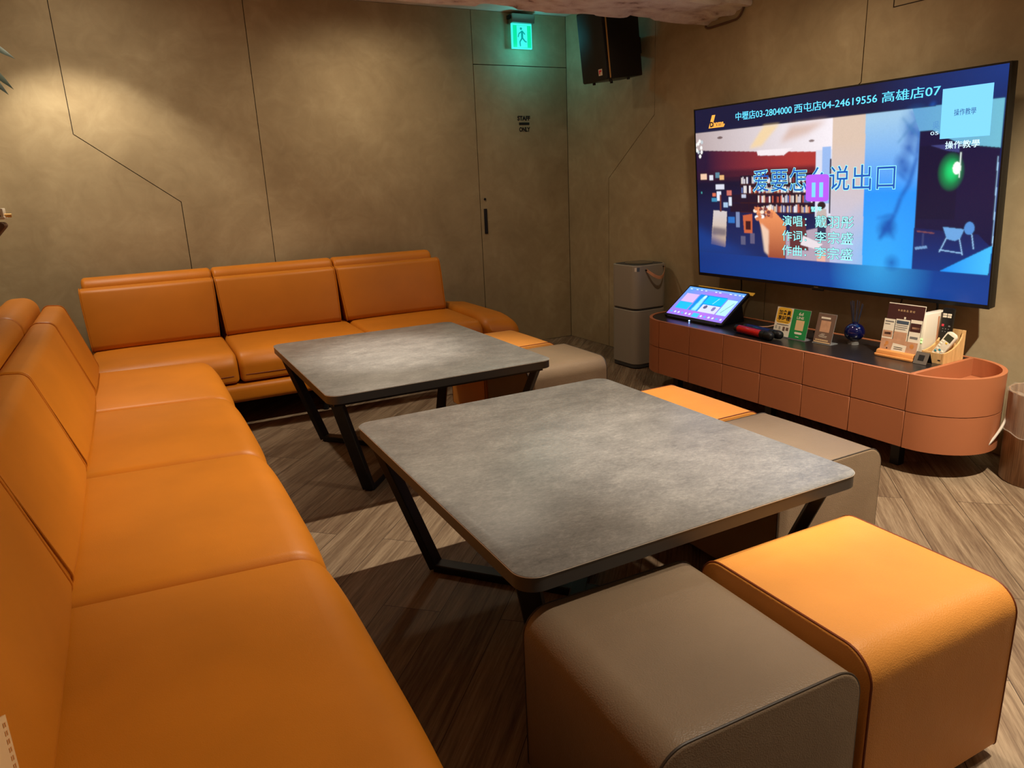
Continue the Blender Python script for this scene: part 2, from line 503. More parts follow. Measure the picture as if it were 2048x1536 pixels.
# back wall: cement panels with dark joints between them
G = 0.0022
WY = 5.042
mb = MB()
mb.box((-0.80, WY + 0.008, 0), (3.30, WY + 0.06, 2.45), 1)
p0 = [(-0.76, 0), (0.345, 0), (0.345, 1.229), (-0.167, 1.632), (-0.167, 2.45), (-0.76, 2.45)]
p1 = [(0.345, 0), (0.865, 0), (0.865, 2.45), (-0.167, 2.45), (-0.167, 1.632), (0.345, 1.229)]
p2 = [(0.865, 0), (2.404, 0), (2.404, 2.45), (0.865, 2.45)]
p3 = [(2.404, 2.092), (3.193, 2.092), (3.193, 2.45), (2.404, 2.45)]
for p in (p0, p1, p2, p3): mb.prism(inset(p, G), WY, WY + 0.02, 'xz', 0)
tag(mb.build('wall_back', ['wall_plaster', 'seam_dark']), kind='structure')
# staff door, flush with the panels
mb = MB(); mb.prism(inset([(2.404, 0.0), (3.193, 0.0), (3.193, 2.092), (2.404, 2.092)], 0.003), WY, WY + 0.02, 'xz', 0)
wm = lambda x, y: (x, WY - 0.0012, y)
put_text(mb, 'STAFF', (2.752, 1.712, 2.858, 1.742), wm, 1, 0.05)
quad(mb, 2.762, 1.678, 2.852, 1.697, wm, 1)
put_text(mb, 'ONLY', (2.764, 1.632, 2.854, 1.662), wm, 1, 0.05)
door = tag(mb.build('door_1', ['wall_plaster', 'print_dark']), kind='structure')
mb = MB(); mb.box((2.431, WY - 0.006, 0.893), (2.457, WY + 0.004, 1.080), 0, 0.003); mb.box((2.437, WY - 0.0068, 0.903), (2.451, WY - 0.005, 1.070), 1)
mb.build('door_handle', ['black_metal', 'black_plastic'], door)
mb = MB(); mb.cyl((2.445, WY - 0.005, 1.150), (2.445, WY + 0.002, 1.150), 0.009, n=16)
mb.build('door_lock', 'black_metal', door)
# television wall (local x = out of the wall, y = along it)
mb = MB()
mb.box((-0.06, -0.02, 0), (-0.008, 6.7, 2.45), 1)
q0 = [(0.0, 0), (0.525, 0), (0.53, 1.262), (1.035, 1.655), (1.035, 2.45), (0.0, 2.45)]
q1 = [(0.525, 0), (2.03, 0), (2.04, 1.262), (2.55, 1.655), (2.55, 2.45), (1.035, 2.45), (1.035, 1.655), (0.53, 1.262)]
q2 = [(2.03, 0), (6.7, 0), (6.7, 2.45), (2.55, 2.45), (2.55, 1.655), (2.04, 1.262)]
for q in (q0, q1, q2): mb.prism(inset(q, G), -0.02, 0.0, 'yz', 0)
w = mb.build('wall_right', ['wall_plaster', 'seam_dark'], None, WO); w.rotation_euler = (0, 0, WROT); tag(w, kind='structure')
# flush hatch high on the television wall
mb = MB()
for a, b in (((2.683, 1.953), (3.10, 1.957)), ((2.683, 2.40), (3.10, 2.404)), ((2.683, 1.953), (2.687, 2.404)), ((3.096, 1.953), (3.10, 2.404))):
    mb.box((-0.004, a[0], a[1]), (0.0012, b[0], b[1]), 0)
w = mb.build('trim_1', 'seam_dark', None, WO); w.rotation_euler = (0, 0, WROT); tag(w, kind='structure')
# left wall behind the long sofa
mb = MB(); mb.box((-0.82, -1.6, 0), (-0.76, 5.06, 2.45))
tag(mb.build('wall_left', 'wall_plaster'), kind='structure')
# rough plastered beam across the ceiling
def beam():
    mb = MB(); rnd = random.Random(3)
    nx, prof = 150, []
    P = [(3.54, 2.452), (3.54, 2.105), (3.20, 2.125), (3.20, 2.452)]
    for i in range(3):
        a, b = Vector(P[i]), Vector(P[i + 1]); k = 16
        for j in range(k): prof.append(a.lerp(b, j / k))
    prof.append(Vector(P[3]))
    from mathutils import noise as mn
    vs = []; x0, x1 = -0.755, 3.235; m = len(prof)
    for i in range(nx + 1):
        x = x0 + (x1 - x0) * i / nx
        for j, p in enumerate(prof):
            n1 = mn.noise(Vector((x * 3.2, p.x * 5, p.y * 5))); n2 = mn.noise(Vector((x * 11, p.x * 16, p.y * 16 + 5)))
            d = 0.012 * n1 + 0.016 * max(0, n2) + (0.012 if n1 > 0.22 else 0)
            vs.append((x, p.x + d * 0.6, min(2.452, p.y + d)))
    fs = [(i * m + j, i * m + j + 1, (i + 1) * m + j + 1, (i + 1) * m + j) for i in range(nx) for j in range(m - 1)]
    mb.add(vs, fs, 0, True)
    return mb
tag(beam().build('ceiling_beam', 'rough_plaster'), kind='structure')

# ================================================================== SOFAS
# profiles in (t = depth from the front, z)
SEAT = dense(rpoly([(0.0, 0.262), (0.0, 0.424), (0.66, 0.436), (0.66, 0.262)], [0.02, 0.085, 0.04, 0.02], 8), 0.05)
BASE = rpoly([(0.0, 0.148), (-0.012, 0.252), (0.86, 0.252), (0.86, 0.148)], [0.035, 0.03, 0.02, 0.02], 5)
BACK = dense(rpoly([(0.515, 0.432), (0.625, 0.775), (0.725, 0.785), (0.625, 0.432)], [0.03, 0.034, 0.045, 0.03], 6), 0.06)
HEAD = dense(rpoly([(0.68, 0.20), (0.725, 0.828), (0.872, 0.828), (0.885, 0.20)], [0.02, 0.062, 0.06, 0.02], 8), 0.08)
def seat_deform(skew):
    def f(s, t, z, Lg):
        e = (2 * s / Lg - 1)
        if z > 0.40: z += 0.010 * (1 - e ** 4) * max(0, 1 - ((t - 0.3) / 0.38) ** 2)
        return (s + skew * t, t - 0.012 * (1 - e ** 4) * max(0, min(1, (z - 0.265) / 0.06)) * max(0, 1 - t / 0.08), z)
    return f
def back_deform(s, t, z, Lg):
    e = (2 * s / Lg - 1)
    s -= e * 0.016 * max(0.0, min(1.0, (0.70 - z) / 0.27))      # the cushions narrow towards the seat
    h = max(0.0, 1 - ((z - 0.60) / 0.2) ** 2)
    if t < 0.44 + (z - 0.1) * 0.32: pass
    front = (t - (0.515 + (z - 0.432) * 0.32)) < 0.03
    return (s, t - (0.014 * h * (1 - e ** 4) if front else 0), z)
def seam_tube(mb, pts, r, mat): mb.tube(pts, r, 6, mat)
def build_sofa(root, seats, backs, heads, leg_s, skew=0.0, arm=None):
    s0, s1 = seats[0], seats[-1]
    mb = MB(); sweep(mb, BASE, s1 - s0, 0.03, 0, 6, mapf=lambda s, a, b: (s + s0, a, b)); mb.build('base', ['orange_leather'], root)
    for i in range(len(seats) - 1):
        a, b = seats[i] + 0.002, seats[i + 1] - 0.002
        mb = MB(); sweep(mb, SEAT, b - a, 0.028, 0, 12, seat_deform(skew), lambda s, t, z: (s + a, t, z))
        pts = [(a + 0.03 + (b - a - 0.06) * k / 12, -0.008 * (1 - (2 * (0.03 + (b - a - 0.06) * k / 12) / (b - a) - 1) ** 4) - 0.0008, 0.305) for k in range(13)]
        seam_tube(mb, pts, 0.0022, 1)
        mb.build('seat_cushion', ['orange_leather', 'orange_piping'], root)
    for i in range(len(backs) - 1):
        a, b = backs[i] + 0.003, backs[i + 1] - 0.003
        mb = MB(); sweep(mb, BACK, b - a, 0.014, 0, 12, back_deform, lambda s, t, z: (s + a, t, z))
        for sg, e in ((1, a + 0.004), (-1, b - 0.004)):          # welt round each end panel
            seam_tube(mb, [(e + sg * 0.016 * max(0.0, min(1.0, (0.70 - z) / 0.27)), t, z) for t, z in inset(BACK, -0.001) + [inset(BACK, -0.001)[0]]], 0.0024, 0)
        mb.build('back_cushion', ['orange_leather', 'orange_piping'], root)
    for i in range(len(heads) - 1):
        a, b = heads[i] + 0.002, heads[i + 1] - 0.002
        mb = MB(); sweep(mb, HEAD, b - a, 0.022, 0, 10, mapf=lambda s, t, z: (s + a, t, z))
        mb.build('headrest', ['orange_leather'], root)
    for s in leg_s:
        for t in (0.10, 0.78):
            mb = MB(); mb.cyl((s, t, 0), (s, t, 0.155), 0.016, 0.022, 16); mb.build('leg', 'black_metal', root)
    if arm:
        a, b = arm
        prof = dense(rpoly([(a, 0.150), (b, 0.150), (b, 0.425), (a, 0.455)], [0.03, 0.03, 0.09, 0.05], 8), 0.05)
        mb = MB()
        def adef(s, p, z, Lg): return (s, p, z - (0.05 * max(0, 1 - s / 0.25) ** 2 if z > 0.3 else 0))
        sweep(mb, prof, 0.84, 0.07, 0, 10, adef, lambda s, p, z: (p, s - 0.005, z))
        mb.build('armrest', 'orange_leather', root)
fs = thing('sofa', 'orange leather three-seat sofa with an armrest, along the back wall beside the door', 'sofa', (0, 4.07, 0), 0.0)
build_sofa(fs, [-0.27, 0.435, 1.205, 1.925], [-0.285, 0.432, 1.172, 1.905], [-0.27, 0.437, 1.19, 1.89], [-0.15, 0.9, 2.0], 0.0, (1.93, 2.20))
ls = thing('sofa', 'long orange leather sofa along the left wall, reaching into the foreground', 'sofa', (0.305, 0, 0), PI / 2)
build_sofa(ls, [0.0, 0.80, 1.60, 2.42, 3.21, 4.00], [0.03, 0.87, 1.69, 2.485, 3.50, 4.08], [0.03, 0.87, 1.69, 2.485, 3.40, 4.10], [0.12, 2.0, 3.9], 0.07)

# ================================================================== TABLES
def make_table(label, loc):
    t = thing('coffee_table', label, 'table', loc, 0.0, 'low tables in front of the sofas')
    W, D, H = 1.0, 1.165, 0.5
    out = rpoly([(-W / 2, -D / 2), (W / 2, -D / 2), (W / 2, D / 2), (-W / 2, D / 2)], 0.05, 8)
    mb = MB(); mb.prism(out, H - 0.0035, H, 'xy', 0, False, None, 0.0012); mb.build('tabletop', 'stone_laminate', t)
    mb = MB(); mb.prism(inset(out, 0.0012), H - 0.036, H - 0.0035, 'xy', 0, True); mb.build('edge_band', 'table_edge_dark', t)
    mb = MB(); mb.prism(inset(out, -0.0006), H - 0.0036, H - 0.0016, 'xy', 0, True); mb.build('highlight_rim', 'edge_highlight', t)  # pale ring: light caught along the tabletop edge, put into the colour
    for sx in (-1, 1):
        for sy in (-1, 1):
            top = Vector((sx * (W / 2 - 0.045), sy * (D / 2 - 0.07), H - 0.038)); bot = Vector((sx * (W / 2 - 0.175), sy * (D / 2 - 0.20), 0.012))
            dg = Vector((sx * 0.62, sy * 0.78, 0)).normalized()
            mb = MB(); mb.bar(top, bot, 0.05, 0.03, dg, 0); mb.build('leg', 'black_metal', t)
    for sx in (-1, 1):
        a = Vector((sx * (W / 2 - 0.175), (D / 2 - 0.20), 0.016)); b = Vector((-a.x, -a.y, 0.016))
        mb = MB(); mb.bar(a, b, 0.05, 0.03 if sx > 0 else 0.028); mb.build('floor_bar', 'black_metal', t)
    for sy in (-1, 1):
        mb = MB(); mb.box((-W / 2 + 0.03, sy * (D / 2 - 0.07) - 0.025, H - 0.056), (W / 2 - 0.03, sy * (D / 2 - 0.07) + 0.025, H - 0.036), 0); mb.build('support_rail', 'black_metal', t)
    return t
tb = make_table('grey stone-topped low table nearest the viewer', (1.079, 1.690, 0))
dup(tb, 'grey stone-topped low table further back, in front of the three-seat sofa', (1.082, 3.232, 0))

# ================================================================== STOOLS
def make_stool(leath, pipe, label, loc, rot):
    A, B, H = 0.225, 0.226, 0.408
    t = thing('cube_stool', label, 'stool', loc, rot, 'cube stools round the low tables')
    prof = dense(rpoly([(-A, 0.022), (A, 0.022), (A, H), (-A, H)], [0.012, 0.012, 0.062, 0.062], 10), 0.05)
    def df(s, a, z, Lg):
        e = (2 * s / Lg - 1)
        z += 0.006 * (1 - e ** 2) * max(0, 1 - (a / A) ** 2) * max(0, (z - 0.2) / (H - 0.2))
        return (s, a, z)
    mb = MB(); sweep(mb, prof, 2 * B, 0.007, 0, 12, df, lambda s, a, z: (a, s - B, z), 3)
    mb.build('upholstery', leath, t)
    for sg in (-1, 1):
        mb = MB(); q = inset(prof, 0.0005); mb.tube([(a, sg * (B - 0.0045), z) for a, z in q], 0.0024, 6, 0, True)
        mb.build('piping', pipe, t)
    for sx in (-1, 1):
        for sy in (-1, 1):
            mb = MB(); mb.cyl((sx * 0.17, sy * 0.17, 0), (sx * 0.17, sy * 0.17, 0.026), 0.022, 0.024, 16); mb.build('foot', 'black_plastic', t)
    return t
OR, OP, TA, TP = 'orange_leather_grain', 'orange_piping', 'taupe_leather', 'taupe_piping'
s1 = make_stool(OR, OP, 'orange leather stool in the right foreground, right of a taupe one', (1.284, 0.906, 0), math.radians(89))
s2 = make_stool(TA, TP, 'taupe leather stool at the bottom centre of the picture, nearest the viewer', (0.812, 0.918, 0), math.radians(-2))
dup(s1, 'orange leather stool half under the right edge of the nearest table', (1.758, 2.052, 0), PI)
dup(s2, 'taupe leather stool on the right side of the nearest table', (1.780, 1.572, 0), 0)
dup(s1, 'orange leather cube stool beside the armrest of the three-seat sofa', (1.780, 3.545, 0), PI)
dup(s2, 'taupe leather stool on the right side of the far table', (1.785, 3.072, 0), PI / 2)

# ================================================================== CONSOLE (local x = depth from the wall, y = along the wall)
CU0, CU1, CD0, CD1, CZ0, CZ1 = 1.73, 3.27, 0.075, 0.535, 0.118, 0.437
def stadium(ins, u0=CU0, u1=CU1, n=20):
    r = (CD1 - CD0) / 2 - ins; c = (CD0 + CD1) / 2; pts = []
    for i in range(n + 1):
        a = PI * i / n; pts.append((c + r * math.cos(a), u1 + r * math.sin(a)))
    for i in range(n + 1):
        a = PI + PI * i / n; pts.append((c + r * math.cos(a), u0 + r * math.sin(a)))
    return pts
def arc_panel(mb, cu, a0, a1, r0, r1, z0, z1, n=18, mat=0):
    c = (CD0 + CD1) / 2; pts = [(c + r1 * math.cos(a0 + (a1 - a0) * i / n), cu + r1 * math.sin(a0 + (a1 - a0) * i / n)) for i in range(n + 1)]
    pts += [(c + r0 * math.cos(a1 + (a0 - a1) * i / n), cu + r0 * math.sin(a1 + (a0 - a1) * i / n)) for i in range(n + 1)]
    mb.prism(pts, z0, z1, 'xy', mat, True)
def make_console():
    t = thing('media_console', 'long terracotta console with rounded ends and a black top, under the television', 'cabinet', WO.copy(), WROT)
    R1 = (CD1 - CD0) / 2; R0 = R1 - 0.018; zm = 0.277; g = 0.0018; zt = CZ1 - 0.004
    mb = MB(); mb.prism(stadium(0.021), CZ0, 0.36, 'xy', 0); mb.build('carcass', 'terracotta', t)
    mb = MB(); mb.prism([p for p in stadium(0.0215, CU0, 3.262) if p[1] < 3.2625] , 0.36, 0.4348, 'xy', 0); mb.build('top', 'console_black', t)
    cols = [CU0 + (CU1 - CU0) * k / 6 for k in range(7)]
    for a, b in zip(cols, cols[1:]):
        for z0, z1 in ((CZ0, zm - g), (zm + g, zt)):
            mb = MB(); mb.box((CD1 - 0.018, a + g, z0), (CD1, b - g, z1), 0, 0.0012, 1); mb.build('door', 'terracotta', t)
    for z0, z1 in ((CZ0, zm - g), (zm + g, CZ1)):
        mb = MB(); arc_panel(mb, CU1 + g, 0, PI, R0, R1, z0, z1, 28); mb.build('end_panel', 'terracotta', t)
        mb = MB(); arc_panel(mb, CU0 - g, PI, 2 * PI, R0, R1, z0, z1, 28); mb.build('end_panel', 'terracotta', t)
    mb = MB(); mb.box((CD0, CU0, CZ0), (CD0 + 0.018, CU1, CZ1)); mb.build('back_panel', 'terracotta', t)
    mb = MB(); mb.box((CD1 - 0.018, CU0, zt + 0.0005), (CD1, CU1, CZ1), 0, 0.001, 1); mb.build('front_rim', 'terracotta', t)
    mb = MB(); mb.box((CD0 + 0.018, 3.264, 0.36), (CD1 - 0.018, 3.282, CZ1), 0, 0.001, 1); mb.build('divider', 'terracotta', t)
    for u in (1.80, 2.5, 3.20):
        for d in (0.15, 0.44):
            mb = MB(); mb.box((d - 0.02, u - 0.02, 0), (d + 0.02, u + 0.02, CZ0), 0); mb.build('leg', 'black_metal', t)
make_console()
CT = 0.435      # height of the console's black top

# ================================================================== TELEVISION
def srgb_arr(c): return np.array([lin(x) for x in c])
class Canvas:
    def __init__(s, w, h, col):
        s.w, s.h = w, h; s.a = np.zeros((h, w, 3)) + srgb_arr(col)
        s.X, s.Y = np.meshgrid((np.arange(w) + 0.5) / w, (np.arange(h) + 0.5) / h)
    def mask_poly(s, pts):
        m = np.zeros((s.h, s.w), bool); n = len(pts)
        for i in range(n):
            (x1, y1), (x2, y2) = pts[i - 1], pts[i]
            if y1 == y2: continue
            c = ((s.Y < y1) != (s.Y < y2)); xx = x1 + (s.Y - y1) * (x2 - x1) / (y2 - y1); m ^= c & (s.X < xx)
        return m.astype(float)
    def blur(s, m, k):
        for _ in range(2):
            for ax in (0, 1):
                p = np.pad(m, [(k, k) if i == ax else (0, 0) for i in (0, 1)], mode='edge'); c = np.cumsum(p, axis=ax)
                if ax == 0: c = np.vstack([np.zeros((1, c.shape[1])), c]); m = (c[2 * k + 1:] - c[:-2 * k - 1]) / (2 * k + 1)
                else: c = np.hstack([np.zeros((c.shape[0], 1)), c]); m = (c[:, 2 * k + 1:] - c[:, :-2 * k - 1]) / (2 * k + 1)
        return m
    def paint(s, m, col, alpha=1.0):
        c = col if isinstance(col, np.ndarray) else srgb_arr(col); m = (m * alpha)[..., None]; s.a = s.a * (1 - m) + c * m
    def poly(s, pts, col, alpha=1.0, blur=0):
        m = s.mask_poly(pts); m = s.blur(m, max(1, round(blur * s.w / 480))) if blur else m; s.paint(m, col, alpha)
    def rect(s, x0, y0, x1, y1, col, alpha=1.0, blur=0): s.poly([(x0, y0), (x1, y0), (x1, y1), (x0, y1)], col, alpha, blur)
    def ell(s, cx, cy, rx, ry, col, alpha=1.0, soft=False):
        d = np.sqrt(((s.X - cx) / rx) ** 2 + ((s.Y - cy) / ry) ** 2)
        s.paint(np.clip(1 - d, 0, 1) if soft else (d < 1).astype(float), col, alpha)
    def grad(s, pts, ca, cb, axis, a, b, alpha=1.0, blur=0):
        t = np.clip(((s.X if axis == 'x' else s.Y) - a) / (b - a), 0, 1)[..., None]
        m = s.mask_poly(pts); m = s.blur(m, blur) if blur else m; s.paint(m, srgb_arr(ca) * (1 - t) + srgb_arr(cb) * t, alpha)
    def line(s, p, q, w, col, alpha=1.0, blur=0):
        p, q = Vector(p), Vector(q); d = (q - p).normalized(); n = Vector((-d.y * 0.56, d.x)) * w
        s.poly([p + n, q + n, q - n, p - n], col, alpha, blur)
    def mesh_into(s, mb, mapf, mat):
        """a grid of colour cells; returns per-vertex colours"""
        h, w = s.h, s.w
        vs = [mapf(i / (w - 1), j / (h - 1)) for j in range(h) for i in range(w)]
        fs = [(j * w + i, (j + 1) * w + i, (j + 1) * w + i + 1, j * w + i + 1) for j in range(h - 1) for i in range(w - 1)]
        mb.add(vs, fs, mat)
        return s.a.reshape(-1, 3)
def colour(o, cols):
    me = o.data; at = me.attributes.new('picture', 'FLOAT_COLOR', 'POINT')
    full = np.zeros((len(me.vertices), 4)); full[:, 3] = 1; full[:len(cols), :3] = cols
    at.data.foreach_set('color', full.ravel())

def tv_picture():
    rnd = random.Random(11)
    c = Canvas(740, 418, (14, 22, 62))
    c.grad([(0, 0), (1, 0), (1, 1), (0, 1)], (12, 18, 54), (14, 52, 126), 'y', 0.1, 0.95)
    c.ell(0.62, 0.93, 0.6, 0.22, (22, 84, 180), 0.55, True)
    c.ell(1.0, 0.02, 0.35, 0.3, (28, 62, 140), 0.7, True)
    T, B = 0.136, 0.851
    # library
    c.grad([(0, T), (0.545, T), (0.545, B), (0, B)], (16, 16, 46), (22, 44, 100), 'y', 0.45, 0.85)
    c.grad([(0, T), (0.545, T), (0.545, 0.30), (0.27, 0.29), (0, 0.235)], (178, 160, 160), (240, 232, 238), 'x', 0, 0.55)
    c.poly([(0.30, T), (0.36, T), (0.29, 0.24), (0.24, 0.25)], (238, 206, 150), 0.8, 2)
    c.poly([(0.40, 0.15), (0.53, 0.145), (0.46, 0.2), (0.36, 0.235)], (206, 172, 156), 0.8, 4)
    c.ell(0.115, 0.175, 0.012, 0.007, (110, 90, 90)); c.ell(0.475, 0.236, 0.010, 0.006, (130, 110, 110))
    c.grad([(0, 0.235), (0.27, 0.268), (0.49, 0.29), (0.49, 0.40), (0, 0.40)], (36, 18, 52), (168, 52, 50), 'x', 0.05, 0.42)
    c.poly([(0.27, 0.262), (0.41, 0.262), (0.375, 0.298), (0.275, 0.290)], (236, 226, 230))
    c.grad([(0, 0.36), (0.49, 0.36), (0.49, 0.42), (0, 0.42)], (40, 16, 44), (70, 24, 40), 'x', 0, 0.5, 0.8, 3)
    c.rect(0.49, 0.285, 0.545, 0.62, (214, 216, 232)); c.rect(0.512, 0.27, 0.541, 0.55, (150, 182, 232))
    c.rect(0.538, 0.33, 0.543, 0.60, (54, 44, 60))
    # shelves full of books
    for r in range(4):
        y0 = 0.395 + r * 0.052; c.rect(0.155 if r > 1 else 0.2, y0, 0.485, y0 + 0.05, (30, 18, 40))
        x = 0.205 if r < 2 else 0.27
        while x < 0.48:
            w = rnd.uniform(0.0035, 0.008)
            if rnd.random() > 0.16:
                col = rnd.choice([(238, 232, 236), (214, 206, 214), (226, 190, 160), (190, 90, 70), (120, 50, 56), (90, 110, 170), (236, 226, 220)])
                hgt = rnd.uniform(0.026, 0.042); c.rect(x, y0 + 0.046 - hgt, x + w * 0.85, y0 + 0.046, col)
            x += w
        c.rect(0.2, y0 + 0.046, 0.485, y0 + 0.052, (60, 26, 30))
    for k in range(8): c.rect(0.235 + k * 0.034, 0.392, 0.2375 + k * 0.034, 0.6, (40, 18, 34))
    for x, y, w, h, col in ((0.02, 0.375, 0.03, 0.035, (236, 196, 166)), (0.062, 0.385, 0.018, 0.03, (220, 220, 232)), (0.09, 0.372, 0.02, 0.03, (90, 130, 150)), (0.11, 0.388, 0.02, 0.025, (226, 176, 120)),
                            (0.09, 0.44, 0.04, 0.03, (214, 216, 232)), (0.095, 0.48, 0.02, 0.055, (220, 224, 240)), (0.075, 0.49, 0.016, 0.02, (216, 110, 80)), (0.07, 0.52, 0.026, 0.02, (60, 140, 180)),
                            (0.14, 0.475, 0.022, 0.03, (200, 110, 100)), (0.148, 0.515, 0.014, 0.05, (214, 222, 236)), (0.125, 0.545, 0.02, 0.03, (160, 190, 220)), (0.02, 0.48, 0.006, 0.012, (70, 160, 160)),
                            (0.205, 0.50, 0.02, 0.02, (190, 196, 216)), (0.18, 0.60, 0.016, 0.09, (120, 136, 176)), (0.145, 0.63, 0.03, 0.035, (40, 110, 190)), (0.2, 0.74, 0.02, 0.05, (90, 90, 120)), (0.24, 0.72, 0.02, 0.06, (96, 90, 120))):
        c.rect(x, y, x + w, y + h, col)
    # easel and desk
    c.grad([(0.078, 0.592), (0.140, 0.598), (0.130, 0.812), (0.062, 0.798)], (206, 196, 196), (198, 166, 132), 'y', 0.6, 0.8)
    c.poly([(0.07, 0.69), (0.136, 0.70), (0.133, 0.745), (0.067, 0.74)], (96, 86, 100), 0.8, 2)
    c.rect(0.108, 0.50, 0.115, 0.60, (110, 50, 40))
    c.poly([(0.21, 0.62), (0.25, 0.61), (0.25, 0.72), (0.215, 0.72)], (196, 96, 60)); c.rect(0.222, 0.65, 0.243, 0.70, (60, 24, 30))
    c.grad([(0.26, 0.57), (0.33, 0.58), (0.385, 0.66), (0.382, B), (0.315, B), (0.29, 0.70)], (240, 150, 96), (150, 74, 52), 'y', 0.58, 0.85)
    for k in range(26): c.ell(rnd.uniform(0.262, 0.33), rnd.uniform(0.575, 0.64), 0.008, 0.010, rnd.choice([(250, 226, 206), (206, 120, 80), (120, 60, 60), (240, 240, 240)]))
    c.poly([(0.285, 0.66), (0.318, 0.70), (0.316, 0.84), (0.30, 0.82)], (240, 210, 186), 0.8, 1)
    c.poly([(0.385, 0.72), (0.545, 0.66), (0.545, B), (0.385, B)], (176, 158, 176)); c.poly([(0.40, 0.62), (0.455, 0.63), (0.47, 0.80), (0.40, 0.80)], (96, 50, 54))
    c.ell(0.513, 0.56, 0.014, 0.02, (40, 30, 30)); c.poly([(0.497, 0.58), (0.53, 0.58), (0.532, 0.67), (0.495, 0.67)], (190, 176, 170)); c.rect(0.5, 0.67, 0.53, 0.74, (46, 50, 80))
    c.poly([(0.45, 0.72), (0.52, 0.76), (0.50, 0.79), (0.44, 0.77)], (226, 216, 222)); c.rect(0.50, 0.80, 0.53, B, (228, 176, 160))
    c.poly([(0, 0.70), (0.12, 0.78), (0.27, 0.86), (0, 0.86)], (18, 58, 132), 0.9, 8)
    for k in range(16):
        a = k * 0.7; r = 0.55 + 0.45 * (k % 3) / 2; c.ell(0.018 + 0.017 * r * math.cos(a), 0.222 + 0.05 * r * math.sin(a), 0.0055, 0.011, (246, 244, 240) if k % 4 else (190, 200, 206))
    # pale pillar, blue wall with the shadow of a branch
    c.grad([(0.545, T), (0.648, T), (0.652, B), (0.545, B)], (214, 190, 172), (186, 190, 222), 'y', 0.25, 0.8)
    c.grad([(0.646, T), (0.80, T), (0.80, B), (0.651, B)], (156, 196, 226), (36, 146, 244), 'y', 0.16, 0.5)
    c.ell(0.70, 0.85, 0.16, 0.35, (58, 176, 240), 0.7, True)
    br = [(0.83, 0.12), (0.80, 0.22), (0.795, 0.34), (0.778, 0.46), (0.757, 0.52), (0.742, 0.60), (0.722, 0.66), (0.70, 0.72)]
    for a, b in zip(br, br[1:]): c.line(a, b, 0.009, (14, 84, 176), 0.85, 2)
    for a, b in (((0.80, 0.20), (0.77, 0.145)), ((0.797, 0.25), (0.76, 0.20)), ((0.778, 0.46), (0.742, 0.40)), ((0.742, 0.60), (0.69, 0.62)), ((0.722, 0.66), (0.745, 0.72)), ((0.765, 0.30), (0.79, 0.34))): c.line(a, b, 0.005, (20, 92, 186), 0.7, 2)
    c.ell(0.785, 0.20, 0.05, 0.09, (30, 110, 190), 0.6, True)
    for x, y in ((0.725, 0.64), (0.712, 0.67), (0.73, 0.67), (0.765, 0.40), (0.772, 0.30), (0.755, 0.36), (0.778, 0.24), (0.74, 0.83)): c.ell(x, y, 0.028, 0.05, (10, 74, 166), 0.75, True)
    c.line((0.75, 0.17), (0.79, 0.25), 0.004, (70, 130, 180), 0.7, 1); c.line((0.80, 0.16), (0.74, 0.28), 0.004, (70, 130, 180), 0.7, 1)
    # dark corner with a green lamp
    c.rect(0.798, 0.133, 0.993, B, (19, 17, 58))
    c.grad([(0.775, T), (0.993, 0.133), (0.993, 0.325), (0.90, 0.30), (0.83, 0.235), (0.797, 0.235)], (96, 160, 206), (110, 184, 206), 'x', 0.8, 1.0)
    c.rect(0.80, 0.30, 0.90, 0.62, (14, 14, 50)); c.poly([(0.83, 0.30), (0.90, 0.30), (0.90, 0.335), (0.87, 0.325)], (70, 76, 140), 0.7)
    c.ell(0.883, 0.415, 0.034, 0.085, (10, 190, 96), 1.0, True); c.ell(0.886, 0.41, 0.022, 0.055, (20, 220, 120), 0.9, True); c.ell(0.897, 0.40, 0.010, 0.026, (245, 255, 246))
    c.rect(0.903, 0.335, 0.9055, 0.44, (230, 246, 236))
    c.grad([(0.797, 0.66), (0.96, 0.68), (0.99, 0.73), (0.87, B), (0.797, B)], (20, 26, 78), (20, 52, 126), 'y', 0.66, 0.85)
    c.poly([(0.873, 0.652), (0.926, 0.66), (0.918, 0.70), (0.905, 0.712), (0.885, 0.705)], (104, 160, 218)); c.ell(0.938, 0.655, 0.012, 0.028, (80, 140, 210))
    for p, q in (((0.884, 0.70), (0.868, 0.765)), ((0.916, 0.70), (0.926, 0.772)), ((0.868, 0.755), (0.926, 0.765)), ((0.945, 0.68), (0.952, 0.745))): c.line(p, q, 0.0022, (150, 196, 240))
    c.line((0.805, 0.675), (0.852, 0.682), 0.003, (120, 70, 80)); c.rect(0.82, 0.685, 0.826, 0.74, (50, 60, 110)); c.line((0.803, 0.755), (0.835, 0.745), 0.006, (110, 150, 200))
    c.grad([(0.872, B), (0.991, B), (0.995, 0.725)], (16, 130, 240), (70, 190, 250), 'x', 0.86, 1.0)
    c.line((0.990, 0.36), (0.995, 0.73), 0.0016, (170, 214, 250))
    c.a *= 0.96 + 0.08 * np.random.RandomState(4).rand(c.h, c.w, 1)
    c.a = np.stack([0.5 * c.a[..., k] + 0.5 * c.blur(c.a[..., k], 1) for k in range(3)], -1)
    return c
